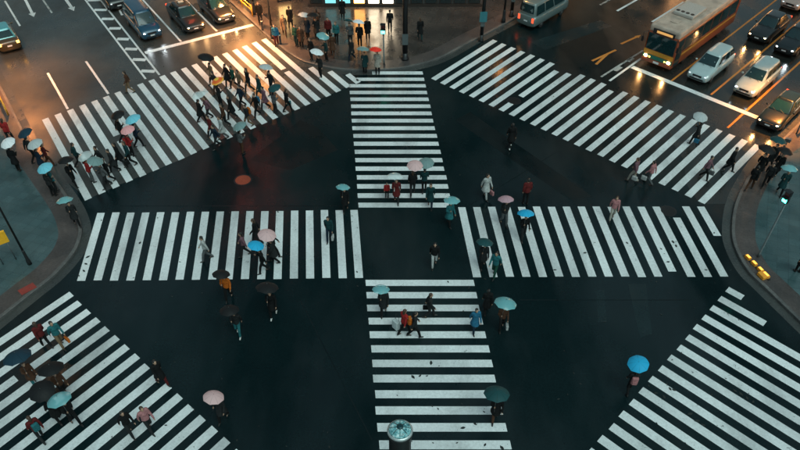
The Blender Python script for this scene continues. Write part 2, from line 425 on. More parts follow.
marking('painted_cross', 'orange painted cross on the dark road below the orange arrow', 'road marking', [W_(592,61,616,50,.2,PAINT_YELLOW), W_(596,64.5,608,53.5,.2,PAINT_YELLOW,.006)])
marking('stop_line', 'white stop line in front of the waiting bus and white cars', 'stop line', [W_(632,67,757,117.5,.45,PAINT,.008)], 'stop lines')
for a, lab in (((670,82),'yellow lane line between the bus and the white minivan'), ((711,94.8),'yellow lane line between the two white cars'), ((727.5,128),'yellow lane line beside the dark car at the right edge')):
    marking('lane_line', lab, 'lane line', [(P(*a), P(*a)+TR*36, .15, PAINT_YELLOW, .004)], 'lane lines')
marking('edge_line', 'double white edge line left of the bus front', 'road marking', [W_(601,77,643,50.5,.16), W_(609.5,81,641,58.5,.18,PAINT), W_(615,71,621,67,.3), W_(628,61.5,633,58,.3)])
marking('lane_line', 'broken white lane line beyond the bus roof at the top', 'lane line', [W_(652,22,684,2,.2,PAINT)], 'lane lines')
marking('lane_line', 'short white lane dash at the top edge left of the bus', 'lane line', [W_(617,11,640,-2,.2,PAINT)], 'lane lines')
marking('lane_line', 'faint white lane dash at the top edge right of the grey van', 'lane line', [W_(600,5,612,-1.5,.18)], 'lane lines')
marking('red_patch', 'faded red painted patch on the left pavement edge', 'road marking', [(P(21,295)+V((0,0,0)),P(36,287),.5,PAINT_RED,.158)])
marking('lane_symbol', 'white boxed symbol painted on the road behind the blue minivan', 'road marking', [W_(119,10,126,8,.16,PAINT), W_(121.5,15,128,13,.16,PAINT), W_(119.3,9.5,122,15.3,.16,PAINT,.006)])

# manhole covers
def manhole(label, c, r, m, z=0.0):
    t = empty('manhole_cover', (c.x,c.y,z)); tag(t, label, 'manhole cover')
    MB().lathe([(r+.09,.0),(r+.09,.007),(r+.01,.007),(r+.01,.0)], 28).build('rim', STEEL, t)
    pl = MB().lathe([(r,0),(r,.009)], 28).build('plate', m, t)
    k = MB()
    for i in range(-3,4):
        for j in range(-3,4):
            if math.hypot(i,j) < 3.2: k.box(i*r*.27-.04, i*r*.27+.04, j*r*.27-.04, j*r*.27+.04, .009, .014)
    k.build('tread_pattern', m, pl)
manhole('round manhole cover coloured by a painted red reflection above the left crossing', P(243,180), .48, plain('iron_red_reflection',(.26,.05,.025),.35,.0,.3))  # red light reflected in the plate is put into its colour
manhole('dark round manhole cover among the stripes of the right street crossing', P(514,101), .42, plain('dark_iron',(.02,.024,.025),.4,.5))
manhole('dark round manhole cover at the top of the right crossing', P(668,211), .42, plain('dark_iron',(.02,.024,.025),.4,.5))

# leaves and litter flattened on the wet paint
lf = MB(); rl = random.Random(3)
def leaf(p, s, a, z=.011):
    d = V((math.cos(a),math.sin(a),0)); n = perp(d)
    q = [p-d*s, p+n*s*.45-d*s*.2, p+n*s*.35+d*s*.45, p+d*s, p-n*s*.4+d*s*.4, p-n*s*.5-d*s*.2]
    lf.add([(w.x,w.y,z+rl.uniform(0,.008)) for w in q], [tuple(range(6))])
for x, y, s in ((431,363,.2),(413,377,.2),(420,376,.13),(427,376,.1),(140,243,.17),(180,262,.1),(88,257,.2),(86,264,.17),(84,271,.16),(396,200,.08),(485,279,.12),
                (428,300,.09),(448,282,.13),(469,288,.11),(530,229,.16),(555,270,.14),(585,253,.17),(590,257,.13),(668,262,.16),(661,249,.13),(673,242,.2),(676,246,.18),(627,243,.15),
                (706,270,.14),(714,233,.12),(670,389,.16),(674,390,.17),(656,393,.14),(664,397,.16),(690,414,.2),(697,421,.2),(703,425,.16),(735,391,.16),(741,394,.18),(747,398,.16),(753,402,.14),
                (432,406,.12),(438,409,.1),(462,404,.11),(484,412,.1),(463,428,.18),(475,424,.16),(485,445,.14),(457,443,.1),(433,443,.08),(502,448,.2),(245,214,.13),(278,212,.12),(230,213,.1),(345,230,.08),(352,216,.09),(352,222,.08),(357,272,.12)):
    leaf(P(x,y), s*.75, rl.uniform(0,6.3))
for i in range(160):
    leaf(P(rl.uniform(20,780), rl.uniform(75,448)), rl.uniform(.03,.08), rl.uniform(0,6.3))
tag(lf.build('fallen_leaves', plain('wet_dark_leaf',(.016,.02,.018),.4)), 'small dark wet leaves scattered over the crossings', 'leaves', kind='stuff')

# ---------------------------------------------------------------- buildings round the junction
CONC = plain('dark_facade_stone', (.10,.105,.105), .6, var=.25, scale=.6)
CONC2 = plain('brown_facade_stone', (.12,.095,.075), .6, var=.25, scale=.6)
FRAME = plain('bronze_window_frame', (.05,.04,.035), .4, .4)
LIT_W = glow('lit_shop_white', (1,.80,.55), 6.0); LIT_O = glow('lit_shop_orange', (1,.42,.10), 6.0); LIT_T = glow('lit_shop_teal', (.25,.75,.8), .6); ADDED_LIT_U = glow('added_office_glow_warm', (1,.50,.22), 1.6); ADDED_LIT_V = glow('added_office_glow_amber', (1,.48,.20), 4.5)  # office glows are unseen, added for warm reflections on the road
OFFICE = plain('office_glass', (.012,.02,.022), .08, spec=.8)
def building(label, base, dirs, h, wall, shop, floors=9, pitch=2.6, sign=None, upper=None, upper_from=0):
    """base: first corner of the street facade, dirs: (along facade, into block, width, depth)"""
    u, w, L, Dp = dirs
    t = empty('building', (base.x,base.y,.15), math.atan2(u.y,u.x)); tag(t, label, 'building')
    s = 1 if perp(u).dot(w) > 0 else -1          # local y grows into the block when s=1
    q = lambda a,b,c,d,z0,z1: (a, b, min(s*c,s*d), max(s*c,s*d), z0, z1)
    MB().box(*q(0,L,.25,Dp,0,h)).build('wall', wall, t)
    MB().box(*q(-.1,L+.1,.05,Dp,0,.2)).build('plinth', FRAME, t)
    MB().box(*q(-.3,L+.3,-.5,.24,3.9,4.5)).build('canopy', FRAME, t)
    n = max(3, int(L/pitch)); pw = L/n
    for i in range(n):
        win = MB().box(*q(i*pw+.06,(i+1)*pw-.06,.14,.24,.21,3.6)).build('shop_window', FRAME, t)
        MB().box(*q(i*pw+.16,(i+1)*pw-.16,.10,.137,.28,3.45)).build('pane', shop[i % len(shop)], win)
    for f in range(floors):
        z = 5.2 + f*3.5
        if z+2 > h: break
        for i in range(n):
            MB().box(*q(i*pw+.35,(i+1)*pw-.35,.20,.26,z,z+2.0)).build('window', upper[(i*7+f*3) % len(upper)] if upper and i*pw > upper_from else OFFICE, t)
    MB().box(*q(-.2,L+.2,-.1,Dp,h+.003,h+.9)).build('cornice', wall, t)
    if sign:      # tall unseen sign, added to throw a red glow on the road
        sg = MB().box(*q(1.0,1.5,-2.6,.2,24,h-2)).build('added_red_sign', FRAME, t)
        for a_ in (.93, 1.503): MB().box(*q(a_,a_+.06,-2.45,-.1,24.3,h-2.3)).build('lit_face', glow('added_red_light', sign, 2.6), sg)
    return t
O, W, T, D = LIT_O, LIT_W, LIT_T, OFFICE
building('corner shop building on the far pavement with lit windows', V((-7.6,60.3,0)), (V((1,0,0)), V((0,1,0)), 14.4, 18), 34, CONC,
         [D,T,T,O,W,W,D,D,D,D,D,D], pitch=1.2)
lk = P(15,113) + perp(TL)*7; rk = P(785,137) - perp(TR)*7
building('shop building along the left street with warm lit windows', lk + TL*8, (TL, perp(TL), 44, 16), 24, CONC2, [O,W,D,O,D,O], pitch=3)
building('shop building along the right street with warm lit windows', rk + TR*9, (TR, -perp(TR), 40, 16), 28, CONC2, [O,D,W,O,O,D], pitch=3)
building('shop building up the left street behind the far pavement', P(253,24) - perp(TL)*6 + TL*24, (TL, -perp(TL), 30, 12), 40, CONC, [O,W,D], pitch=3, sign=(1,.10,.04), upper=[ADDED_LIT_U,D,D,ADDED_LIT_U,D])
building('shop building up the right street behind the far pavement', P(500,28) + perp(TR)*7 + TR*22, (TR, perp(TR), 44, 12), 30, CONC, [O,W,D,O], pitch=3, upper=[ADDED_LIT_V,ADDED_LIT_V,D], upper_from=25)
# ---------------------------------------------------------------- street furniture
def lamp_post(label, base, h, arm, warm=(1,.58,.26), watts=900, r=.09, cone=135):
    t = empty('street_lamp', (base.x,base.y,ground_z(base))); tag(t, label, 'street lamp', 'street lamps')
    MB().lathe([(r*2.0,0),(r*2.0,.25),(r*1.5,.35),(r*1.25,.9),(r,1.0)],12).build('base', STEEL, t, True)
    MB().tube([((0,0,1.0),r),((0,0,h),r*.6)],10).build('pole', STEEL, t, True)
    a = V(arm); e = V((0,0,h)) + a + V((0,0,.5))
    MB().tube([((0,0,h-.1),r*.55),((a.x*.4,a.y*.4,h+.35),r*.5),(e,r*.45)],8).build('arm', STEEL, t, True)
    hd = MB().box(-.35,.35,-.16,.16,-.02,.14).build('lamp_head', STEEL, t, bevel=.04)
    hd.location = e + unit(a)*.3; hd.rotation_euler = (0,0,math.atan2(a.y,a.x))
    ln = MB().box(-.30,.30,-.13,.13,-.06,-.022).build('lens', glow('lamp_lens',warm,30), hd)
    ld = bpy.data.lights.new('lamp_light','SPOT'); ld.energy = watts; ld.color = warm; ld.spot_size = R(cone); ld.spot_blend = .7; ld.shadow_soft_size = .25
    lo = bpy.data.objects.new('lamp_light', ld); COL.objects.link(lo); lo.parent = hd; lo.location = (0,0,-.12)
    return t
lamp_post('dark street lamp at the bright left corner of the far pavement', P(273,40), 4.3, (-.9,-.9,0), (1,.40,.13), 3000)
lamp_post('dark street lamp among the glowing posts left of the far pavement', P(255,16), 4.3, (-1.1,.2,0), (1,.38,.11), 3600)
lamp_post('dark street lamp on the right side of the far pavement near the van', P(503,24), 4.6, (.2,.9,0), (1,.40,.11), 350)
lamp_post('slim dark lamp post rising from the left pavement beside the yellow sign', P(31,266), 9.0, (-1.2,-.6,0), (1,.6,.3), 60, r=.06)
lamp_post('unseen street lamp assumed on the left pavement at the edge of the street', P(-10,92), 4.6, (1.2,.5,0), (1,.34,.09), 3000)  # stands beyond the left edge; assumed as source of the warm glow there
lamp_post('unseen street lamp added on the right pavement beside the dark car', P(812,122), 5.0, (-1.2,.4,0), (1,.34,.07), 4600, cone=100)  # outside the view, added for the orange glow by the kerb
q_ = P(812,122) + TR*13
lamp_post('unseen street lamp added further up the right pavement', q_, 5.0, (-1.2,.4,0), (1,.38,.10), 900, cone=92)  # outside the view, added to warm the right lanes
# lit poster cases, assumed for the low golden light at the corner
def assumed_poster_case(label, p, rz, m):
    t = empty('assumed_poster_case', (p.x,p.y,ground_z(p)), rz); tag(t, label, 'poster case', 'assumed lit poster cases')
    MB().box(-.62,.62,-.12,.12,.25,2.35).build('frame', STEEL, t, bevel=.03)
    for y in (-.135,.125): MB().box(-.54,.54,y,y+.01,.38,2.22).build('lit_face', m, t)
    for x in (-.5,.5): MB().box(x-.06,x+.06,-.10,.10,0,.26).build('foot', STEEL, t)
GOLD_L = glow('lit_poster_gold', (1,.62,.22), 5.0)
assumed_poster_case('assumed lit golden poster case on the far pavement by the guard rail', P(246,5), R(-62), GOLD_L)
assumed_poster_case('assumed lit golden poster case on the far pavement at the top edge', P(284,3), R(20), GOLD_L)

def column(label, base, h, r, panel=None):
    t = empty('steel_column', (base.x,base.y,ground_z(base))); tag(t, label, 'column', 'dark columns on the far pavement')
    MB().lathe([(r*1.5,0),(r*1.5,.12),(r*1.05,.2),(r*1.05,.5)],14).build('base', STEEL, t, True)
    MB().tube([((0,0,.4),r),((0,0,h*.6),r*.92),((0,0,h),r*.8)],14).build('shaft', STEEL, t, True)
    MB().lathe([(r*.9,h),(r*1.0,h+.08),(r*.5,h+.16)],14).build('cap', STEEL, t, True)
    MB().box(-r*1.1,r*1.1,-r*1.12,-r*.9,1.2,2.0).build('service_hatch', GREYSTEEL, t)
    if panel:
        MB().box(-.28,.28,-r-.12,-r-.04,panel,panel+.75).build('sign_panel', plain('teal_sign',(.03,.16,.19),.35), t)
    return t
column('thick dark steel column standing on the far pavement', P(405,61), 11, .20)
column('slim dark column with a teal panel near the right kerb of the far pavement', P(481,41), 10, .14, panel=1.6)
column('dark column beside the rear of the grey van', P(511,18), 10, .14)

def signal(label, base, h, face, r=.055):
    t = empty('pedestrian_signal', (base.x,base.y,ground_z(base)), head_rot(face)); tag(t, label, 'traffic signal', 'pedestrian signals')
    MB().tube([((0,0,0),r*1.4),((0,0,.3),r*1.4),((0,0,.32),r),((0,0,h),r*.9)],10).build('pole', GREYSTEEL, t, True)
    for z, lens in ((h-.36, GREEN_SIG), (h+.02, plain('dark_red_lens',(.08,.01,.01),.3))):
        hs_ = MB().box(-.17,.17,.05,.22,z-.17,z+.17).build('signal_housing', STEEL, t, bevel=.02)
        MB().box(-.13,.13,.221,.232,z-.13,z+.13).build('lens', lens, hs_)
        MB().add([(-.19,.2,z+.18),(.19,.2,z+.18),(.19,.40,z+.15),(-.19,.40,z+.15),(-.19,.2,z+.195),(.19,.2,z+.195),(.19,.40,z+.165),(-.19,.40,z+.165)],
                 [(3,2,1,0),(4,5,6,7),(0,1,5,4),(1,2,6,5),(2,3,7,6),(3,0,4,7)]).build('visor', STEEL, hs_)
    return t
signal('pedestrian signal with green light on the far pavement beside the red umbrella', P(384,66), 2.9, V((-.1,-1,0)))
signal('pedestrian signal with green light on the right pavement', P(757,258.7), 4.3, V((-1,-.45,0)))

# yellow box sign on the lamp post, left edge
t = empty('yellow_sign_box', P(11,264)); t.location.z = .15; tag(t, 'yellow signboard standing on the left pavement at the photo edge', 'sign')
YEL = plain('yellow_sign', (.85,.42,.02), .45)
MB().box(-.5,.5,-.06,.06,1.25,2.0).build('board', YEL, t, bevel=.02); MB().tube([((-.35,0,0),.03),((-.35,0,1.3),.03)],8).build('leg', GREYSTEEL, t, True)
MB().tube([((.35,0,0),.03),((.35,0,1.3),.03)],8).build('leg', GREYSTEEL, t, True); t.rotation_euler = (0,0,R(35))

# yellow guard rails along the kerbs
RAIL_Y = plain('yellow_rail', (.72,.36,.03), .4)
def rail(label, a, b, posts, m=RAIL_Y, h=.8, r=.045):
    z = ground_z(lerp(a,b,.5)); t = empty('guard_rail', (a.x,a.y,z)); tag(t, label, 'guard rail', 'guard rails along the kerbs')
    d = b-a; d.z = 0
    for k in (1.0, .6): MB().tube([(V((0,0,h*k)),r),(d+V((0,0,h*k)),r)],8).build('rail', m, t, True)
    for i in range(posts):
        p = d*(i/(posts-1)); MB().tube([(p,r*1.2),(p+V((0,0,h+.06)),r*1.2)],8).build('post', m, t, True)
off = perp(TL)
ks = P(15,113) + off*.45
rail('yellow guard rail on the left pavement near the red jacket', ks - TL*.3, ks + TL*3.4, 3)
rail('yellow guard rail on the left pavement further up the street', ks + TL*4.2, ks + TL*9.5, 4)
ks = P(253,24) - off*.45
rail('yellow guard rail along the far pavement beside the parked dark cars', ks + TL*1.0, ks + TL*7, 4)
rail('yellow guard rail along the far pavement at the top edge', ks + TL*7.6, ks + TL*14, 4)
ks = P(785,137) - perp(TR)*.45
rail('pale guard rail on the right pavement beside the dark car', ks + TR*.6, ks + TR*6, 4, GREYSTEEL)

# bollards at the bright corner
def bollard(label, p):
    t = empty('bollard', (p.x,p.y,ground_z(p))); tag(t, label, 'bollard', 'bollards at the bright corner')
    MB().lathe([(.10,0),(.10,.06),(.075,.08),(.07,.85),(.055,.93),(.0,.95)],12).build('post', STEEL, t, True)
    MB().lathe([(.078,.68),(.078,.76)],12).build('reflective_band', plain('pale_band',(.6,.58,.5),.4), t, True)
bollard('dark bollard at the bright corner nearest the crossing', P(281,46)); bollard('dark bollard at the bright corner by the guard rail end', P(263,32))

# amber barrier blocks on the right corner
AMB = glow('amber_marker_lens', (1,.42,.06), 1.4)
YB = plain('orange_block', (.85,.33,.03), .45)
t = empty('kerb_barrier', P(757,271)); t.location.z = .15; d = unit(P(766,281)-P(746,261)); t.rotation_euler = (0,0,math.atan2(d.y,d.x))
tag(t, 'row of orange lit blocks on the right pavement corner', 'barrier'); t.scale = (.95,.75,.5)
for i, x in enumerate((-.95,-.4,.15,.62)):
    w = .2 if i < 3 else .26
    bk = MB().box(x-w,x+w,-.13,.13,0,.32).build('block', YB, t, bevel=.04); MB().box(x-w*.7,x+w*.7,-.09,.09,.321,.345).build('lamp', AMB, bk, bevel=.01)
MB().box(.34,.88,-.50,-.16,0,.40).build('end_block', YB, t, bevel=.05)
MB().box(-1.2,1.0,-.10,.10,-.001,.05).build('base_bar', BLACK, t)

# round pillar rising at the bottom edge
pb = P(400,431,5.0); t = empty('round_pillar', (pb.x,pb.y,ground_z(pb))); tag(t, 'round dark pillar with a pale teal glass top at the bottom edge', 'pillar')
zt = 4.85
MB().lathe([(.55,0),(.55,.5),(.44,.6),(.41,zt-.3),(.45,zt-.22),(.45,zt-.05)],32).build('shaft', STEEL, t, True)
m, n, l, b = new_mat('mottled_teal_glass'); tc = n.new('ShaderNodeTexCoord'); nz = noise(n,l,7,5,.7,vec=tc.outputs['Object'])
r_ = ramp(n,[(.36,(.02,.10,.12)),(.5,(.16,.42,.45)),(.64,(.62,.80,.80))]); l.new(nz.outputs[0],r_.inputs[0]); l.new(r_.outputs[0],b.inputs['Base Color']); b.inputs['Roughness'].default_value=.12
MB().lathe([(.455,zt-.04),(.475,zt),(.475,zt+.06),(.42,zt+.10)],32).build('collar', plain('pale_metal',(.5,.55,.55),.35,.6), t, True)
dm = MB().lathe([(.42,zt+.09),(.40,zt+.15),(.30,zt+.22),(.16,zt+.26),(.03,zt+.27)],32).build('glass_top', m, t, True)
k = MB()
for i in range(8):
    a = i*math.pi/4; k.tube([((.42*math.cos(a),.42*math.sin(a),zt+.11),.012),((.30*math.cos(a),.30*math.sin(a),zt+.23),.012),((.10*math.cos(a),.10*math.sin(a),zt+.275),.012)],5)
k.build('glazing_ribs', STEEL, dm)
MB().lathe([(.12,zt+.26),(.12,zt+.31),(.07,zt+.33)],16).build('top_cap', plain('dark_teal_metal',(.01,.05,.06),.3,.4), t, True)

# ---------------------------------------------------------------- vehicles
def sect(y, hw, z0, z1, n=4.5, seg=28):
    out = []; mid = (z0+z1)/2; hz = (z1-z0)/2
    for k in range(seg):
        t = 2*math.pi*k/seg; c, s = math.cos(t), math.sin(t)
        out.append((hw*math.copysign(abs(c)**(2/n), c), y, mid + hz*math.copysign(abs(s)**(2/n), s)))
    return out
def loft(secs):
    m = MB(); n = len(secs[0]); vs = [p for s in secs for p in s]
    fs = [(i*n+k, i*n+(k+1)%n, (i+1)*n+(k+1)%n, (i+1)*n+k) for i in range(len(secs)-1) for k in range(n)]
    fs += [tuple(reversed(range(n))), tuple((len(secs)-1)*n+k for k in range(n))]
    return m.add(vs, fs)
CARS = {   # L, W, stations (y, halfwidth, z0, z1), cabin: belt z, roof z, (front y, rear y, hw) at belt, at roof
 'sedan': (4.6,1.72,[(2.30,.66,.36,.60),(2.22,.77,.24,.70),(1.95,.83,.2,.80),(1.2,.86,.2,.91),(.8,.86,.2,.96),(-.2,.86,.2,.98),(-1.3,.86,.2,.99),(-1.95,.84,.22,1.0),(-2.22,.78,.26,.96),(-2.30,.68,.36,.84)], .92,1.43,(1.05,-1.85,.77),(.22,-1.12,.58)),
 'wagon': (4.4,1.70,[(2.20,.64,.36,.62),(2.12,.76,.24,.73),(1.85,.82,.2,.84),(1.1,.85,.2,.96),(.6,.85,.2,1.0),(-.5,.85,.2,1.01),(-1.6,.85,.2,1.02),(-2.0,.83,.22,1.03),(-2.15,.78,.28,1.0),(-2.20,.70,.38,.9)], .94,1.50,(1.10,-2.12,.76),(.25,-1.82,.60)),
 'minivan': (4.6,1.74,[(2.30,.68,.36,.66),(2.23,.78,.24,.78),(2.0,.84,.2,.92),(1.5,.87,.2,1.05),(1.0,.87,.2,1.08),(-.5,.87,.2,1.08),(-1.8,.87,.2,1.08),(-2.15,.85,.22,1.06),(-2.26,.80,.28,1.02),(-2.30,.72,.38,.92)], 1.0,1.74,(1.62,-2.24,.79),(.75,-2.02,.64)),
 'van': (4.9,1.80,[(2.45,.76,.34,.8),(2.40,.84,.26,1.0),(2.1,.89,.22,1.12),(1.2,.9,.22,1.14),(-1.0,.9,.22,1.14),(-2.2,.9,.24,1.14),(-2.42,.87,.28,1.1),(-2.45,.82,.36,1.0)], 1.06,2.0,(2.22,-2.42,.83),(1.55,-2.32,.72)),
}
def wheel(parent, x, y, r=.31):
    s = 1 if x > 0 else -1
    tyre = MB(); prof = [(r*.62,-.10),(r*.92,-.11),(r,-.07),(r,.07),(r*.92,.11),(r*.62,.10)]
    wm = MB().lathe(prof, 20); wm.v = [(x+p[2], y+p[0], r+p[1]) for p in wm.v]
    w = wm.build('wheel', RUBBER, parent, True)
    rm = MB().lathe([(r*.6,.02),(r*.6,.105),(r*.45,.09),(r*.12,.115)],20); rm.v = [(x+s*p[2], y+p[0], r+p[1]) for p in rm.v]
    rm.build('rim', RIM, w, True)
def car(kind, label, front, head, paint, lights=HL_DIM, beam=None, roof=None, glass=GLASS_TEAL, at_rear=False, tails=REDLENS, name='car', cat='car', extra=None):
    L, W, st, bz, rz, lo, hi = CARS[kind]
    c = front - head*(L/2) if not at_rear else front + head*(L/2)
    t = empty(name, (c.x,c.y,0), head_rot(head)); tag(t, label, cat, 'vehicles waiting at the junction')
    loft([sect(*s) for s in st]).build('body', paint, t, True)
    rings = []
    for z, tt, sc in ((bz-.04,0,1),(bz,0,1),(lerp_(bz,rz,.5),.5,1.012),(rz-.03,1,1),(rz+.01,1,.95),(rz+.03,1,.8),(rz+.04,1,.5)):
        yf, yr, hw = (lerp_(lo[i],hi[i],tt) for i in range(3)); cy, hy = (yf+yr)/2, (yf-yr)/2
        ring = []
        for k in range(40):
            a = 2*math.pi*k/40; ca, sa = math.cos(a), math.sin(a); e = 2/7
            ring.append((hw*sc*math.copysign(abs(ca)**e,ca), cy+hy*(1-(1-sc)*.5 if sc<1 else sc)*math.copysign(abs(sa)**e,sa), z))
        rings.append(ring)
    loft(rings).build('cabin', roof or paint, t, True)
    def pt(face, u, v, o=.016):      # u -1..1 across, v 0..1 up
        yf, yr, hw = (lerp_(lo[i],hi[i],v) for i in range(3)); z = lerp_(bz,rz,v); b = .012*math.sin(math.pi*v)
        if face == 'f': return (u*hw, yf+o+b-.05*u*u, z)
        if face == 'r': return (u*hw, yr-o-b+.05*u*u, z)
        y = lerp_(yr,yf,(u+1)/2); return ((hw+o+b)*(1 if face == 'R' else -1), y, z)
    def pane(name, face, u0, u1, v0, v1, m=glass):
        n = 6; vs = []; fs = []
        for j in range(4):
            for i in range(n+1): vs.append(pt(face, lerp_(u0,u1,i/n), lerp_(v0,v1,j/3)))
        for j in range(3):
            for i in range(n): a = j*(n+1)+i; fs.append((a,a+1,a+n+2,a+n+1))
        return MB().add(vs, fs).build(name, m, t, True)
    pane('windscreen', 'f', -.86, .86, .10, .90); pane('rear_window', 'r', -.80, .80, .25, .88)
    cuts = ((-.9,-.42),(-.36,.14),(.20,.78)) if kind != 'sedan' else ((-.72,-.06),(.0,.66))
    for u0, u1 in cuts:
        for f in 'RL': pane('side_window', f, u0, u1, .14, .86)
    ws = [(W/2-.12), -(W/2-.12)]
    for x in ws:
        for y in (L*.30, -L*.29):
            wheel(t, x, y)
    # lamps, grille, bumper, plate, mirrors
    fy = st[0][0]; zl = st[1][3]-.10
    for s in (-1,1):
        hl = MB().ell((0,0,0),(.17,.12,.075),12,8); hl.v = [(s*.58+p[0]-s*.1*p[1], fy-.13+p[1]-.10*abs(p[0]+s*.0), zl+p[2]) for p in hl.v]
        h_ = hl.build('headlight', lights, t, True)
        MB().box(s*.66-.11,s*.66+.11,-fy-.005,-fy+.10,.72 if kind!='van' else .62,.90 if kind!='van' else 1.0).build('tail_light', tails, t, bevel=.02)
        mm = MB().ell((s*(lo[2]+.16), lo[0]-.35, bz+.08),(.09,.06,.07),10,6).build('mirror', paint, t, True)
        if beam:
            ld = bpy.data.lights.new('headlight_beam','SPOT'); ld.energy = beam[1]; ld.color = beam[0]; ld.spot_size = R(70); ld.spot_blend = .8; ld.shadow_soft_size = .06
            b_ = bpy.data.objects.new('headlight_beam', ld); COL.objects.link(b_); b_.parent = t; b_.location = (s*.58, fy+.06, zl); b_.rotation_euler = (R(76),0,0)
    MB().box(-.34,.34,fy-.06,fy+.012,zl-.10,zl+.03).build('grille', BLACK, t, bevel=.01)
    MB().box(-.52,.52,fy-.08,fy+.008,.34,.44).build('lower_intake', BLACK, t, bevel=.01)
    MB().box(-.17,.17,fy,fy+.022,.455,.54).build('number_plate', WHITEPL, t)
    MB().box(-.17,.17,-fy-.02,-fy+.02,.60,.70).build('number_plate', WHITEPL, t)
    wp = MB()
    for x0 in (-.45, .1): wp.tube([((x0,lo[0]+.05,bz+.03),.012),((x0+.42,lo[0]-.12,bz+.16),.009)],5)
    wp.build('wiper', BLACK, t)
    for s in (-1,1):
        for y in (.15,-.75): MB().box(s*(st[4][1]+.004)-.012, s*(st[4][1]+.004)+.012, y-.09, y+.09, bz-.09, bz-.06).build('door_handle', paint, t)
    if extra: extra(t, rz)
    return t
def lerp_(a,b,t): return a+(b-a)*t
def carpaint(name, col, rough=.28): return plain('paint_'+name, col, rough, .15, .06, coat=.6, scale=3)
SILVER = carpaint('silver_white',(.36,.47,.48)); WHT = carpaint('pearl_white',(.42,.53,.54)); BLUE = carpaint('deep_blue',(.008,.06,.11))
BLKC = carpaint('black',(.008,.012,.013)); TEALC = carpaint('dark_teal',(.003,.010,.013)); GREYV = carpaint('grey',(.14,.19,.19)); YELC = carpaint('taxi_yellow',(.6,.28,.02)); TEALR = carpaint('pale_teal',(.08,.34,.38)); TAXID = carpaint('taxi_dark',(.05,.035,.012)); ROSE = carpaint('pale_rose',(.5,.38,.34))
def mid(a, b, z=.65):
    q = (P(*a,z)+P(*b,z))/2; q.z = 0; return q
toTL, toTR = -TL, -TR
WARM = ((1,.48,.15), 80); COOL = ((.85,.95,1), 18)
def taxi_sign(t, rz):
    s_ = MB().box(-.22,.22,-.55,-.37,rz+.035,rz+.17).build('roof_sign', plain('roof_sign_face',(.5,.5,.42),.4), t, bevel=.03)
car('minivan','deep blue minivan with white headlights at the left stop line', mid((144,35.4),(160.3,30.8)), toTL, BLUE, HL_COOL, COOL)
car('sedan','black taxi waiting second from the hatched median on the left street', mid((188,28.6),(203.6,24)), toTL, BLKC, HL_WARM, ((1,.55,.22),25), extra=taxi_sign, name='taxi', cat='taxi')
car('sedan','dark car with bright teal windscreen beside the yellow guard rail', mid((218,19.4),(235.4,15.4)), toTL, BLKC, HL_WARM, ((1,.55,.22),25))
car('minivan','dark car at the top edge behind the blue minivan', mid((111,5.5),(126.5,1.5)), toTL, BLKC, HL_DIM)
car('sedan','taxi with pale teal roof and amber tail lights at the left edge', mid((0,47),(18,41),.8), TL, TAXID, HL_DIM, roof=TEALR, at_rear=True, tails=AMBER, name='taxi', cat='taxi')
car('van','grey van driving away at the top beside the far pavement', mid((518,20.5),(532.5,24.5),.5), TR, GREYV, HL_DIM, at_rear=True, glass=GLASS, name='van', cat='van')
car('wagon','white station wagon waiting right next to the bus', mid((688.4,72.2),(706,78.4)), toTR, WHT, HL_DIM)
car('wagon','silver white wagon waiting in the middle lane at the right stop line', mid((735,86.3),(753.3,93)), toTR, SILVER, HL_COOL)
car('sedan','dark teal car with warm headlights nearest the right pavement', mid((760,119.8),(776.5,126)), toTR, TEALC, HL_WARM, WARM)
car('sedan','dark teal car with white headlights behind the silver wagon', mid((776.5,46),(792.5,51.2)), toTR, TEALC, HL_COOL, COOL)
car('sedan','black car with amber headlights behind the white station wagon', mid((749.5,33),(765.3,38.8)), toTR, BLKC, HL_WARM, WARM)
car('wagon','pale rose car at the very top of the right street', mid((783,1.5),(797.5,6)), toTR, ROSE, HL_DIM)

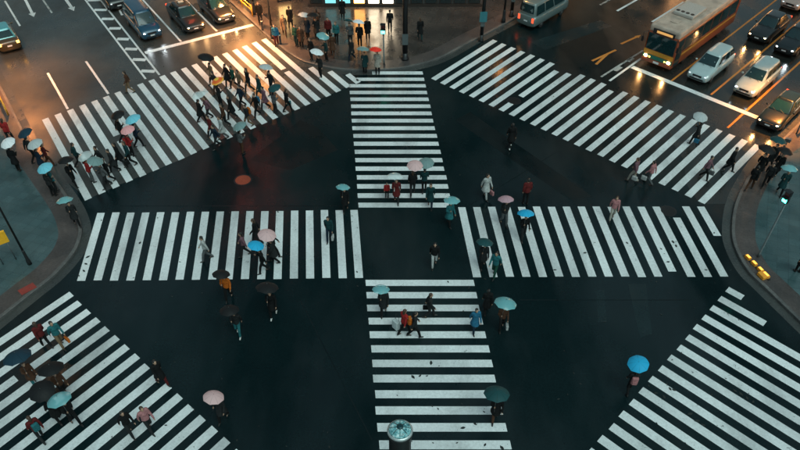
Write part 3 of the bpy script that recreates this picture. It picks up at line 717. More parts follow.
# the bus
def bus(front, head):
    L, W, Hh = 10.4, 2.46, 3.0; c = front - head*(L/2)
    t = empty('bus', (c.x,c.y,0), head_rot(head)); tag(t, 'city bus with cream roof and orange sides waiting at the right stop line', 'bus')
    ROOF = plain('bus_roof_cream', (.42,.33,.27), .5, var=.3, scale=1.2); ORG = plain('bus_orange', (.24,.045,.012), .35, coat=.4); GRN = plain('bus_green', (.02,.16,.11), .35, coat=.4); GOLD = plain('bus_gold', (.52,.24,.03), .35, coat=.3)
    hw = W/2; y0, y1 = -L/2, L/2
    MB().box(-hw,hw,y0,y1-.02,.32,2.55).build('body', ORG, t, bevel=.10)
    MB().box(-hw+.02,hw-.02,y0+.02,y1-.06,2.46,Hh).build('roof', ROOF, t, bevel=.14)
    # front: windscreen, destination sign, green and gold lower panels
    MB().box(-hw+.12,hw-.12,y1-.03,y1+.012,1.28,2.42).build('windscreen', GLASS, t, bevel=.03)
    MB().box(-.01,.012,y1+.013,y1+.02,1.28,2.42).build('windscreen_pillar', BLACK, t)
    dsn = MB().box(-.85,.85,y1-.05,y1+.02,2.47,2.80).build('destination_sign', BLACK, t, bevel=.02)
    MB().box(-.7,.55,y1+.021,y1+.024,2.55,2.72).build('display', glow('amber_display',(1,.5,.15),.35), dsn)
    MB().box(-hw+.04,hw-.04,y1-.04,y1+.008,.93,1.24).build('front_panel', GOLD, t, bevel=.02)
    MB().box(-hw+.04,hw-.04,y1-.04,y1+.010,.62,.90).build('front_panel', GRN, t, bevel=.02)
    MB().box(-hw+.02,hw-.02,y1-.06,y1+.03,.33,.60).build('bumper', ORG, t, bevel=.04)
    MB().box(-.22,.22,y1+.031,y1+.045,.40,.55).build('number_plate', WHITEPL, t)
    for s in (-1,1):
        h_ = MB().ell((s*.93,y1+.01,.76),(.15,.06,.10),12,8).build('headlight', HL_WARM, t, True)
        MB().ell((s*.62,y1+.01,.74),(.07,.04,.06),10,6).build('indicator', AMBER, t, True)
        ld = bpy.data.lights.new('headlight_beam','SPOT'); ld.energy = 110; ld.color = (1,.45,.14); ld.spot_size = R(70); ld.spot_blend = .8
        b_ = bpy.data.objects.new('headlight_beam', ld); COL.objects.link(b_); b_.parent = t; b_.location = (s*.93,y1+.1,.76); b_.rotation_euler = (R(74),0,0)
        mr = MB().tube([((s*(hw-.1),y1-.05,2.5),.025),((s*(hw+.18),y1+.22,2.4),.025),((s*(hw+.18),y1+.22,2.1),.025)],6).build('mirror_arm', BLACK, t)
        MB().box(s*(hw+.18)-.09,s*(hw+.18)+.09,y1+.17,y1+.27,1.75,2.12).build('mirror', BLACK, mr, bevel=.02)
        n = 6; pw = (L-1.6)/n
        for i in range(n):
            ya = y0+.5+i*pw
            w_ = MB().box(s*(hw+.004)-.01,s*(hw+.004)+.01,ya+.05,ya+pw-.05,1.35,2.35).build('side_window', GLASS, t)
        dr = MB().box(s*(hw+.006)-.012,s*(hw+.006)+.012,y1-1.05,y1-.2,.45,2.35).build('door', GLASS, t) if s < 0 else None
        MB().box(s*(hw+.004)-.01,s*(hw+.004)+.01,y0+.3,y1-1.15,1.00,1.15).build('side_stripe', GOLD, t)
        for y in (L*.29,-L*.26): wheel(t, s*(hw-.14), y, .46)
    ac = MB().box(-.80,.80,.55,2.75,Hh+.003,Hh+.24).build('air_conditioner', plain('ac_grey',(.40,.37,.34),.5), t, bevel=.06)
    for x in (-.57,-.19,.19,.57):
        MB().lathe([(.14,Hh+.241),(.14,Hh+.262),(.10,Hh+.25)],14,(x,2.42,0)).build('fan_vent', BLACK, ac)
    MB().box(-.30,.30,3.4,4.0,Hh+.003,Hh+.06).build('roof_hatch', ROOF, t, bevel=.02)
    MB().box(-.45,.45,-2.6,-1.8,Hh+.003,Hh+.08).build('roof_hatch', ROOF, t, bevel=.02)
    k = MB()
    for x in (-.95,.95): k.box(x-.03,x+.03,y0+.5,y1-.6,Hh-.02,Hh+.02)
    k.build('roof_gutter', ROOF, t)
bus(mid((645,54.5),(669,63.5),.76), toTR)
# ---------------------------------------------------------------- people
def remesh(mb, voxel, smooth=6, name='body'):
    me = mb.mesh(name); o = bpy.data.objects.new('tmp', me); COL.objects.link(o)
    r = o.modifiers.new('r','REMESH'); r.mode = 'VOXEL'; r.voxel_size = voxel; r.use_smooth_shade = True
    s = o.modifiers.new('s','SMOOTH'); s.iterations = smooth; s.factor = .5
    dg = bpy.context.evaluated_depsgraph_get()
    out = bpy.data.meshes.new_from_object(o.evaluated_get(dg)); out.name = name; out.materials.clear()
    bpy.data.objects.remove(o); bpy.data.meshes.remove(me)
    return out
def joints(stride, arm, flip):
    """joint positions of a 1.70 m figure looking along +Y; stride 0 = standing"""
    f = -1 if flip else 1; J = {}
    J['pel'] = V((0,0,.93)); J['waist'] = V((0,.01,1.08)); J['chest'] = V((0,.02,1.30)); J['neck'] = V((0,.03,1.45)); J['head'] = V((0,.06,1.60))
    a, b = f, -f                                   # a = leading leg side
    s = stride
    J['hipa'] = V((a*.09,0,.90)); J['hipb'] = V((b*.09,0,.90))
    J['knea'] = V((a*.10,.20*s+.03,.50)); J['anka'] = V((a*.10,.34*s,.10)); 
    J['kneb'] = V((b*.10,-.02*s+.03,.49)); J['ankb'] = V((b*.10,-.36*s,.10+.06*s))
    for k, sx in (('R',1),('L',-1)):
        J['sho'+k] = V((sx*.185,.02,1.40))
        sw = (-.22 if sx == a else .22)*s
        J['elb'+k] = V((sx*.235,.0+sw*.5-.02,1.13)); J['wri'+k] = V((sx*.235,.05+sw*1.2,.90)); J['hnd'+k] = J['wri'+k] + V((0,.02+sw*.1,-.09))
    if arm == 'umb':
        J['elbR'] = V((.24,.06,1.14)); J['wriR'] = V((.15,.27,1.20)); J['hndR'] = V((.12,.31,1.26))
    if arm == 'lift':
        J['elbR'] = V((.28,.10,1.20)); J['wriR'] = V((.20,.30,1.36)); J['hndR'] = V((.18,.34,1.43))
    return J
def hand(mb, w, h, sx):
    d = (h-w).normalized(); side = d.cross(V((1,0,0))).normalized()
    mb.cap_tube(w, w+d*.07, .024, .032, 8)
def fingers(w, h, sx, grip):
    d = (h-w).normalized(); side = V((0,1,0)) if abs(d.y) < .7 else V((0,0,1)); side = (side - d*side.dot(d)).normalized(); pal = d.cross(side).normalized()*(-sx)
    m = MB(); base = w + d*.085
    for i, L in enumerate((.065,.078,.072,.055)):
        p0 = base + side*((i-1.5)*.019); c = 1.0 if grip else .35
        p1 = p0 + d*(L*.55) + pal*(.012*c); p2 = p1 + d*(L*.4*(1-.9*c)) + pal*(L*.45*c)
        m.tube([(p0-d*.02,.0095),(p0,.0095),(p1,.0085),(p2,.007)],6)
    t0 = w + d*.03 + side*(-.03)*1; m.tube([(t0,.011),(t0+d*.035-side*.018+pal*.015,.010),(t0+d*.062-side*.012+pal*.035,.008)],6)
    return m
def make_pose(stride, arm, flip):
    J = joints(stride, arm, flip); out = {'J': J}
    b = MB(); H_ = J['head']
    b.ell(H_+V((0,-.005,.035)),(.078,.095,.098),14,10); b.cap_tube(H_+V((0,.025,-.01)), H_+V((0,.045,-.07)), .066, .040)   # skull, jaw
    b.ell(H_+V((0,.098,-.005)),(.014,.022,.026),8,6)                                                                    # nose
    for s in (-1,1):
        b.ell(H_+V((s*.080,.0,.0)),(.014,.022,.034),8,6); b.ell(H_+V((s*.03,.082,.028)),(.018,.014,.010),8,6)           # ears, brows
    b.ell(H_+V((0,.088,-.052)),(.024,.014,.010),8,6)                                                                    # mouth
    b.cap_tube(J['neck']-V((0,0,.04)), H_-V((0,.02,.06)), .056, .052)
    b.cap_tube(J['shoL']*.8+J['chest']*.2, J['shoR']*.8+J['chest']*.2, .075, .075); b.ell((0,.015,1.26),(.155,.10,.17)); b.ell((0,.01,1.08),(.13,.09,.14)); b.ell((0,0,.94),(.155,.11,.12))
    for k in 'LR':
        b.cap_tube(J['sho'+k],J['elb'+k],.052,.040); b.cap_tube(J['elb'+k],J['wri'+k],.040,.027); hand(b,J['wri'+k],J['hnd'+k],1 if k=='R' else -1)
    for k in 'ab':
        b.cap_tube(J['hip'+k],J['kne'+k],.082,.055); b.cap_tube(J['kne'+k]+(J['ank'+k]-J['kne'+k])*.25+V((0,-.012,0)),J['ank'+k],.054,.036)
        b.cap_tube(J['kne'+k],J['kne'+k]+(J['ank'+k]-J['kne'+k])*.3,.052,.054); b.cap_tube(J['ank'+k]-V((0,.02,.04)),J['ank'+k]+V((0,.12,-.06)),.034,.028)
    body = remesh(b, .015, 3)
    fg = fingers(J['wriL'],J['hndL'],-1,False); fr = fingers(J['wriR'],J['hndR'],1,arm in ('umb','lift'))
    bm = bmesh.new(); bm.from_mesh(body)
    for m_ in (fg, fr):
        tm = m_.mesh('f', True); bm.from_mesh(tm); bpy.data.meshes.remove(tm)
    bm.to_mesh(body); bm.free(); body.shade_smooth(); out['body'] = body
    # clothing
    def torso(lower):
        c = MB(); c.cap_tube(J['shoL']*.86+J['chest']*.14, J['shoR']*.86+J['chest']*.14, .098, .098); c.ell((0,.015,1.26),(.195,.135,.20)); c.ell((0,.01,1.08),(.18,.13,.18))
        c.tube([((0,.02,1.40),.10),((0,.025,1.475),.075)],12)
        for k in 'LR':
            c.cap_tube(J['sho'+k],J['elb'+k],.076,.060); c.cap_tube(J['elb'+k],J['wri'+k],.060,.045)
        ring = MB()
        for (z, rx, ry) in lower: pass
        vs = []; n = 18
        sp = .34*stride
        for i,(z,rx,ry) in enumerate(lower):
            for k in range(n):
                t = 2*math.pi*k/n; wob = 1+.04*math.sin(3*t+i)
                vs.append((rx*wob*math.cos(t), ry*wob*math.sin(t), z))
        m = len(lower); fs = [(i*n+k,i*n+(k+1)%n,(i+1)*n+(k+1)%n,(i+1)*n+k) for i in range(m-1) for k in range(n)] + [tuple(range(n)), tuple((m-1)*n+k for k in reversed(range(n)))]
        c.add(vs, fs); return c
    out['jacket'] = remesh(torso([(1.10,.17,.125),(.98,.18,.14),(.86,.185,.145)]), .02, 4)
    out['coat'] = remesh(torso([(1.10,.17,.125),(.95,.19,.15),(.75,.22,.19+.05*stride),(.58,.25,.22+.08*stride)]), .02, 4)
    out['dress'] = remesh(torso([(1.10,.155,.115),(.95,.19,.15),(.75,.25,.21+.05*stride),(.48,.31,.28+.08*stride)]), .02, 4)
    tr = MB(); tr.ell((0,0,.93),(.165,.125,.13))
    for k in 'ab':
        tr.cap_tube(J['hip'+k],J['kne'+k],.098,.075); tr.cap_tube(J['kne'+k],J['ank'+k]+V((0,0,.02)),.075,.060)
    out['trousers'] = remesh(tr, .02, 3)
    for k in 'ab':
        s = MB(); p = J['ank'+k]; lift = p.z-.10
        s.cap_tube(p+V((0,-.035,-.05)),p+V((0,.05,-.055)),.047,.044); s.cap_tube(p+V((0,.05,-.055)),p+V((0,.155,-.065-lift*.6)),.044,.032); s.cap_tube(p+V((0,-.02,-.04)),p+V((0,-.02,.02)),.045,.045)
        s.v = [(q[0],q[1],max(q[2],.0)) for q in s.v]
        out['shoe'+k] = remesh(s, .012, 3)
    for nm, lengths in (('short_hair',None),('long_hair',.20)):
        h = MB(); h.ell(H_+V((0,-.022,.055)),(.090,.100,.088),14,10)
        if lengths: h.cap_tube(H_+V((0,-.06,.02)),H_+V((0,-.075,-lengths)),.078,.055)
        else: h.cap_tube(H_+V((0,-.05,.03)),H_+V((0,-.06,-.05)),.072,.05)
        out[nm] = remesh(h, .014, 3)
    return out
POSES = {}
for nm, (s, a) in {'wu':(.75,'umb'),'w':(.8,None),'su':(.12,'umb'),'s':(.15,None)}.items():
    for fl in (0,1): POSES[(nm,fl)] = make_pose(s, a, fl)
SKIN = plain('skin', (.42,.25,.17), .55, var=.1); HAIR_B = plain('black_hair', (.012,.010,.009), .5, var=.3, scale=60); HAIR_BR = plain('brown_hair', (.05,.025,.014), .5, var=.3, scale=60)
SHOE = plain('dark_shoe', (.015,.014,.013), .4); SHOE_W = plain('white_shoe', (.6,.6,.58), .5)
C = {'black':(.010,.011,.012),'charcoal':(.025,.028,.03),'dark blue':(.012,.03,.055),'dark teal':(.010,.055,.06),'teal':(.03,.20,.22),'grey':(.14,.15,.155),'white':(.62,.64,.63),'cream':(.5,.46,.4),
     'red':(.48,.03,.03),'dark red':(.16,.02,.02),'orange':(.75,.18,.02),'brown':(.11,.05,.028),'tan':(.26,.17,.10),'pink':(.6,.26,.27),'mauve':(.26,.13,.16),'blue':(.03,.19,.33),'green':(.02,.10,.07)}
def cl_(n): return cloth(n.replace(' ','_'), C[n])

# umbrellas: origin at the hand, canopy above
def umbrella_meshes():
    n, prof = 8, [(.012,.0),(.12,-.012),(.25,-.052),(.37,-.115),(.47,-.20)]
    vs = [(0,0,.86)]; fs = []
    K = n*4
    for r, dz in prof[1:]:
        for k in range(K):
            t = 2*math.pi*k/K; ph = (k % 4)/4; sag = 4*ph*(1-ph)
            rr = r*(1 - .055*sag*(r/.47)); vs.append((rr*math.cos(t), rr*math.sin(t), .86+dz*(1-.10*sag) ))
    fs += [(0,1+k,1+(k+1)%K) for k in range(K)]
    for i in range(len(prof)-2):
        for k in range(K): a = 1+i*K+k; b = 1+i*K+(k+1)%K; fs.append((a,a+K,b+K,b))
    can = MB().add(vs, fs).mesh('canopy'); 
    bm = bmesh.new(); bm.from_mesh(can)
    if sum(f.normal.z for f in bm.faces) < 0: bmesh.ops.reverse_faces(bm, faces=bm.faces)
    bm.to_mesh(can); bm.free(); can.shade_smooth()
    fr = MB()
    for k in range(n):
        t = 2*math.pi*k/n; c_, s_ = math.cos(t), math.sin(t)
        fr.tube([((r*c_,r*s_,.852+dz),.004) for r,dz in prof],4); fr.tube([((.01*c_,.01*s_,.55),.003),((.25*c_,.25*s_,.80),.003)],4)
    sh = MB().tube([((0,0,-.08),.007),((0,0,.85),.007)],8)
    hd = MB().tube([((0,0,.06),.013),((0,0,-.10),.013),((0,.015,-.14),.013),((0,.05,-.15),.013),((0,.07,-.12),.012)],8)
    tp = MB().tube([((0,0,.845),.012),((0,0,.90),.006)],8)
    return can, fr.mesh('ribs'), sh.mesh('shaft',True), hd.mesh('handle',True), tp.mesh('tip',True)
UM = umbrella_meshes()
def clear_mat(name, col, a):
    m, n, l, b = new_mat(name); b.inputs['Base Color'].default_value = col+(1,); b.inputs['Roughness'].default_value = .12; b.inputs['Specular IOR Level'].default_value = .7
    b.inputs['Alpha'].default_value = a; return m
def fab(name, col):
    m, n, l, b = new_mat('umbrella_'+name); tc = n.new('ShaderNodeTexCoord')
    gr = n.new('ShaderNodeTexGradient'); gr.gradient_type = 'RADIAL'; l.new(tc.outputs['Object'], gr.inputs[0])
    mu = n.new('ShaderNodeMath'); mu.operation = 'MULTIPLY'; mu.inputs[1].default_value = 8; l.new(gr.outputs['Fac'], mu.inputs[0])
    fr = n.new('ShaderNodeMath'); fr.operation = 'PINGPONG'; fr.inputs[1].default_value = .5; l.new(mu.outputs[0], fr.inputs[0])
    r = ramp(n, [(.0, tuple(x*.55 for x in col)), (.05, col)]); l.new(fr.outputs[0], r.inputs[0])
    l.new(r.outputs[0], b.inputs['Base Color']); b.inputs['Roughness'].default_value = .6; b.inputs['Specular IOR Level'].default_value = .2
    nz = noise(n, l, 25, 3, .6, vec=tc.outputs['Object']); bump(n, l, b, nz.outputs[0], .1, .004)
    return m
UC = {'clear':clear_mat('clear_vinyl',(.72,.82,.82),.50),'clear teal':clear_mat('clear_teal_vinyl',(.22,.56,.60),.62),'white':fab('white',(.72,.74,.76)),'pale grey':fab('pale_grey',(.42,.46,.47)),
      'black':fab('black',(.010,.011,.012)),'dark blue':fab('dark_blue',(.010,.035,.055)),'dark teal':fab('dark_teal',(.012,.06,.065)),'bright blue':fab('bright_blue',(.02,.36,.62)),'light blue':fab('light_blue',(.16,.50,.62)),
      'pink':fab('pink',(.72,.33,.34)),'pale pink':fab('pale_pink',(.62,.40,.40)),'red':fab('red',(.85,.035,.02)),'grey green':fab('grey_green',(.16,.25,.25)),'mauve pink':fab('mauve_pink',(.45,.27,.31))}
m, n, l, b = new_mat('umbrella_orange_yellow'); tc = n.new('ShaderNodeTexCoord'); ln_ = n.new('ShaderNodeVectorMath'); ln_.operation = 'MULTIPLY'; ln_.inputs[1].default_value = (1,1,0)
l.new(tc.outputs['Object'], ln_.inputs[0]); l2 = n.new('ShaderNodeVectorMath'); l2.operation = 'LENGTH'; l.new(ln_.outputs[0], l2.inputs[0])
r_ = ramp(n,[(.14,(.80,.55,.06)),(.20,(.75,.12,.02)),(.36,(.75,.13,.02)),(.42,(.80,.40,.04))]); l.new(l2.outputs['Value'], r_.inputs[0]); l.new(r_.outputs[0], b.inputs['Base Color']); b.inputs['Roughness'].default_value=.4
UC['orange and yellow'] = m
def umbrella(col, label, loc, rz, tilt, scale=1.0):
    t = empty('umbrella', loc); t.rotation_euler = (tilt[0], tilt[1], rz); t.scale = (scale,)*3; tag(t, label, 'umbrella', 'open umbrellas on the junction')
    can = link('canopy', UM[0], UC[col], t); link('ribs', UM[1], GREYSTEEL, can)
    link('shaft', UM[2], GREYSTEEL, t); link('handle', UM[3], BLACK if col != 'clear' else WHITEPL, t); link('tip', UM[4], GREYSTEEL, t)
    return t
def bag_meshes():
    bp = MB().box(-.15,.15,-.09,.07,-.22,.22); st = MB()
    for s in (-1,1): st.tube([((s*.09,.07,.18),.018),((s*.10,.16,.20),.018),((s*.11,.26,.10),.018),((s*.10,.24,-.10),.018),((s*.10,.09,-.18),.018)],6)
    pk = MB().box(-.11,.11,-.13,-.091,-.18,.02)
    return bp.mesh('pack'), st.mesh('straps'), pk.mesh('pocket')
BG = bag_meshes()
def backpack(label, person_t, col, sc):
    t = empty('backpack', (0,0,0)); mw = Matrix.Translation(person_t.location) @ Matrix.Rotation(person_t.rotation_euler.z,4,'Z'); t.location = mw @ V((0,-.20*sc,1.20*sc)); t.rotation_euler = person_t.rotation_euler
    tag(t, label, 'backpack', 'bags carried by people'); link('pack', BG[0], cl_(col), t, bevel=.05); link('strap', BG[1], cl_('black'), t); link('pocket', BG[2], cl_(col), t, bevel=.02)
def handbag(label, person_t, col, side, J, sc):
    h = J['hnd'+side]; t = empty('handbag', (0,0,0)); mw = Matrix.Translation(person_t.location) @ Matrix.Rotation(person_t.rotation_euler.z,4,'Z'); t.location = mw @ (h*sc + V((0,.0,-.05))); t.rotation_euler = person_t.rotation_euler
    tag(t, label, 'bag', 'bags carried by people')
    MB().box(-.06,.06,-.17,.17,-.42,-.14).build('bag_body', cl_(col), t, bevel=.03)
    MB().tube([((0,-.10,-.15),.010),((0,-.08,-.02),.010),((0,0,.02),.010),((0,.08,-.02),.010),((0,.10,-.15),.010)],6).build('strap', cl_('black'), t)
PLAIN_TOP = {'jacket':'jacket','coat':'long coat','dress':'dress'}
rp = random.Random(11); USED = {}
def person(x, y, deg, pose, top, style, bottom, where, umb=None, pack=None, bag=None, hair=None, shoes=None, tilt=None, us=1.0, sc=None, umb_word=None, u=None):
    h = V((math.cos(R(deg)),math.sin(R(deg)),0)); p = P(x,y); gz = ground_z(p)
    if gz: p = P(x,y,gz)
    sc = sc or rp.uniform(.95,1.05); fl = rp.randint(0,1); Q = POSES[(pose,fl)]
    rz = head_rot(h); us = us*rp.uniform(.98,1.08); tl_ = tilt or (R(rp.uniform(8,16)), R(rp.uniform(-9,1)))
    if u:      # stand the holder so that the canopy is where the photo shows it
        rot = Matrix.Rotation(rz,3,'Z'); o_ = rot @ (Q['J']['hndR']*sc) + (rot @ Matrix.Rotation(tl_[1],3,'Y') @ Matrix.Rotation(tl_[0],3,'X')) @ V((0,0,.76*us))
        c_ = P(u[0],u[1],gz+o_.z); p = V((c_.x-o_.x, c_.y-o_.y, gz))
        if ground_z(p) != gz: gz = ground_z(p)
    t = empty('person', (p.x,p.y,gz), rz); t.scale = (sc,sc,sc)
    lab = 'person in %s %s %s' % (top, PLAIN_TOP[style], where); tag(t, lab, 'person', 'people on foot at the junction')
    link('body', Q['body'], SKIN, t)
    hr = hair or rp.choice(('short','short','long')); link('hair', Q[hr+'_hair'], rp.choice((HAIR_B,HAIR_B,HAIR_BR)), t)
    link(style, Q[style], cl_(top), t); link('trousers', Q['trousers'], cl_(bottom), t) if style != 'dress' else None
    for k in 'ab': link('shoe', Q['shoe'+k], SHOE_W if shoes == 'white' else SHOE, t)
    if umb:
        mw = Matrix.Translation(t.location) @ Matrix.Rotation(t.rotation_euler.z,4,'Z'); J = Q['J']
        hp = mw @ (J['hndR']*sc)
        ul = umb_word or umb
        if where.startswith('under the '): ulab = '%s umbrella %s, held over a %s %s' % (ul, where.split('umbrella',1)[1].strip() or 'by the kerb', top, style)
        else: ulab = '%s umbrella held by the person %s' % (ul, where)
        umbrella(umb, ulab.replace('  ',' '), hp, t.rotation_euler.z, tl_, us)
    if pack: backpack('%s backpack on the person %s' % (pack, where), t, pack, sc)
    if bag: handbag('%s bag of the person %s' % (bag, where), t, bag, 'L', Q['J'], sc)
    for q in ('person',): 
        assert lab not in USED, lab
        USED[lab] = 1
    return t
p_ = person
# left pavement
p_(12,163,80,'su','black','coat','black','under the white umbrella at the left edge', umb='white', u=(7,142))
p_(12,143,95,'w','red','jacket','charcoal','walking beside the yellow guard rail')
p_(36,168,45,'su','dark blue','coat','black','under the grey umbrella at the left kerb', umb='pale grey', u=(34,143))
p_(50,166,30,'w','dark red','jacket','brown','stepping off the left kerb onto the glowing road')
p_(42,188,60,'su','charcoal','jacket','black','under the light blue umbrella on the left kerb', umb='light blue', u=(44,167))
p_(57,192,40,'s','teal','jacket','charcoal','waiting bareheaded on the left kerb', pack='white')
p_(72,173,-30,'wu','black','jacket','black','at the first stripe beside the left kerb', umb='black', u=(65,159))
p_(65,223,-60,'wu','charcoal','coat','black','striding alone on the left pavement corner', umb='clear teal', u=(64,199))
# upper left crossing, near end
p_(88,178,40,'su','red','jacket','grey','under the clear umbrella on the second stripe', umb='clear', u=(84,155))
p_(97,174,220,'wu','grey','jacket','charcoal','under the greenish umbrella on the third stripe', umb='grey green', u=(95,160))
p_(111,182,230,'w','black','jacket','black','nearest the lower edge of the crowded left crossing')
p_(116,172,215,'w','charcoal','coat','black','in the dark pair ahead of the pink umbrella')
p_(122,166,220,'w','black','coat','charcoal','behind the dark pair on the left street crossing')
p_(132,166,220,'w','dark teal','jacket','black','alone right below the pink umbrella', bag='black')
p_(136,150,40,'su','red','jacket','black','under the pink umbrella beside the light blue one', umb='pink', pack='red', u=(127,129))
p_(141,143,40,'wu','dark blue','jacket','black','under the light blue umbrella in the left crossing', umb='light blue', us=1.15, u=(132,118))
p_(124,138,40,'wu','black','jacket','black','under the black umbrella left of the light blue one', umb='black', u=(117,114))
p_(131,93,200,'w','brown','jacket','tan','walking past the end of the hatched median')
# the crowd
p_(212,80,220,'wu','tan','jacket','brown','under the black umbrella at the rear of the crowd', umb='black', us=1.2, u=(206,56))
p_(223,102,40,'su','charcoal','jacket','black','under the orange umbrella in the crowd', umb='orange and yellow', u=(217,80))
p_(229,86,220,'w','black','coat','black','right of the orange umbrella, first of two')
p_(235,88,220,'w','green','jacket','black','right of the orange umbrella, second of two')
p_(241,92,220,'w','tan','jacket','brown','lit warmly behind the green jacket in the crowd')
p_(250,92,220,'w','black','jacket','charcoal','in the middle of the crowd on the glowing stripes')
p_(261,98,220,'w','dark teal','coat','black','left of the dark teal umbrella in the crowd')
p_(278,107,40,'su','grey','jacket','charcoal','under the dark teal umbrella at the right of the crowd', umb='dark teal', u=(274,87))
p_(288,112,40,'w','black','jacket','black','rightmost of the crowd', bag='teal')
p_(258,117,220,'w','black','jacket','black','with the blue backpack in the crowd', pack='blue')
p_(233,119,220,'w','black','coat','charcoal','below the orange umbrella in the crowd')
p_(249,127,220,'w','charcoal','jacket','tan','right of the grey green umbrella in the crowd', pack='orange')
p_(242,141,40,'su','grey','jacket','brown','under the grey green umbrella at the crowd edge', umb='grey green', u=(239,125))
p_(224,139,220,'w','white','coat','grey','at the lower edge of the crowd')
p_(210,120,220,'w','mauve','jacket','charcoal','at the left edge of the crowd')
p_(213,138,220,'w','dark red','jacket','black','left of the white coat in the crowd')
p_(218,148,220,'w','dark blue','jacket','charcoal','lowest of the crowd, stepping off the stripes')
# far pavement
p_(304,40,250,'su','dark blue','coat','black','under the leftmost pale umbrella on the far pavement', umb='pale grey', u=(304,14))
p_(297,46,250,'s','green','jacket','dark teal','at the left of the far pavement')
p_(302,48,265,'s','brown','coat','black','behind the green jacket on the far pavement')
p_(291,28,90,'w','black','coat','black','walking away on the bright part of the far pavement')
p_(277,46,270,'s','blue','jacket','dark red','waiting by the street lamp at the bright corner')
p_(261,24,270,'s','black','jacket','black','behind the guard rail under the street lamp')
p_(322,70,225,'su','charcoal','jacket','black','at the kerb under the round white umbrella', umb='white', shoes='white', u=(317,51))
p_(324,59,200,'su','dark teal','jacket','black','under the clear teal umbrella on the far pavement', umb='clear teal', u=(323,35))
p_(329,40,270,'s','dark red','jacket','black','with back to the lit shop on the far pavement', pack='red')
p_(333,57,90,'w','brown','coat','brown','between the clear teal and the white umbrellas')
p_(343,20,90,'w','black','coat','black','walking towards the lit shop windows')
p_(349,44,270,'su','grey','jacket','charcoal','under the dark teal umbrella before the shop', umb='dark teal', tilt=(R(28),R(-10)), u=(349,20))
p_(359,43,270,'su','black','jacket','black','under the white umbrella before the lit shop', umb='white', u=(358.6,21))
p_(361,66,265,'su','dark teal','coat','black','under the greenish umbrella next to the red one', umb='grey green', u=(363,46))
p_(374,68,265,'su','cream','coat','black','under the red umbrella', umb='red', us=.95, u=(375.6,46.5))
p_(390,32,90,'w','black','jacket','black','between the green signal and the thick column')
p_(420,40,100,'w','black','coat','dark teal','alone right of the thick column')
# far centre crossing
p_(396,203,270,'wu','dark red','coat','charcoal','under the clear umbrella below the far crossing', umb='clear', u=(395,175))
p_(387,198,275,'s','red','jacket','black','small, hand in hand beside the clear umbrella', sc=.66)
p_(414,185,90,'wu','black','jacket','charcoal','under the pale pink umbrella on the far crossing', umb='pale pink', u=(415,164.5))
p_(427,186,90,'wu','dark teal','jacket','black','under the grey umbrella beside the pale pink one', umb='grey green', u=(426,162))
p_(430,207,265,'w','dark teal','coat','dark blue','without umbrella below the pink and grey umbrellas')
p_(455,212,300,'wu','teal','coat','black','under the clear teal umbrella leaving the far crossing', umb='clear teal', u=(452,199))
p_(346,207,270,'wu','black','coat','black','under the clear teal umbrella left of the far crossing', umb='clear teal', us=.9, u=(343,186))
p_(485,198,300,'w','white','coat','white','crossing the dark road above the right crossing', bag='pink')
p_(507,219,280,'wu','charcoal','jacket','grey','under the mauve pink umbrella', umb='mauve pink', u=(506,198))
p_(528,231,280,'wu','black','jacket','charcoal','under the bright blue umbrella on the right crossing', umb='bright blue', u=(526,212))
p_(525,204,100,'s','dark red','jacket','black','on dark road just above the blue umbrella')
p_(510,148,95,'w','black','coat','black','alone in the dark between the upper crossings', shoes='white')
p_(434,266,270,'w','black','jacket','white','in white trousers on the dark centre of the road')
p_(481,266,270,'wu','charcoal','coat','black','under the dark teal umbrella on the first right stripes', umb='dark teal', u=(485,241))
p_(494,276,240,'w','teal','jacket','green','swinging both arms on the right crossing')
p_(486,313,90,'w','black','coat','black','in the dark left of the big teal umbrella', hair='long')
p_(503,337,270,'wu','brown','jacket','black','under the teal umbrella right of the near crossing', umb='clear teal', us=1.2, bag='white', u=(506,301.6))
p_(474,331,280,'w','blue','coat','dark blue','at the right edge of the near crossing')
p_(429,317,0,'w','charcoal','jacket','charcoal','in a suit striding along the near crossing', bag='black')
p_(381,313,270,'wu','charcoal','coat','black','under the clear teal umbrella, left of the near crossing', umb='clear teal', us=.95, u=(381,288))
p_(404,334,40,'w','red','jacket','black','pulling the suitcase')
p_(414,337,10,'w','charcoal','jacket','black','wearing the orange backpack', pack='orange')
p_(487,439,265,'wu','black','coat','brown','under the big dark umbrella at the bottom edge', umb='dark teal', us=1.15, u=(497,392))
# left crossing
p_(208,260,200,'w','white','jacket','grey','on the left crossing, apart from others')
p_(330,240,265,'w','dark teal','jacket','dark blue','at the right end of the left crossing', bag='white')
p_(246,256,190,'w','mauve','jacket','charcoal','left of the blue umbrella on the left crossing')
p_(259,262,200,'wu','black','jacket','black','under the bright blue umbrella on the left crossing', umb='bright blue', us=.9, u=(256,244.5))
p_(267,258,180,'wu','charcoal','coat','black','under the pale pink umbrella on the left crossing', umb='pale pink', u=(267,234))
p_(275,256,0,'w','black','jacket','black','right of the pale pink umbrella on the left crossing')
p_(258,243,180,'w','black','jacket','charcoal','behind the blue and pink umbrellas')
p_(269,305,270,'wu','black','coat','black','under the black umbrella just below the left crossing', umb='black', us=1.2, shoes='white', u=(267,286))
p_(224,302,270,'wu','orange','jacket','black','under the black umbrella left of the middle', umb='black', us=.95, u=(221,273))
p_(233,346,270,'wu','charcoal','jacket','teal','in teal trousers on the dark road', umb='black', umb_word='very dark', shoes='white', u=(229,309))
p_(217,417,260,'wu','charcoal','coat','black','under the pink umbrella on the dark road', umb='pale pink', u=(213.5,396))
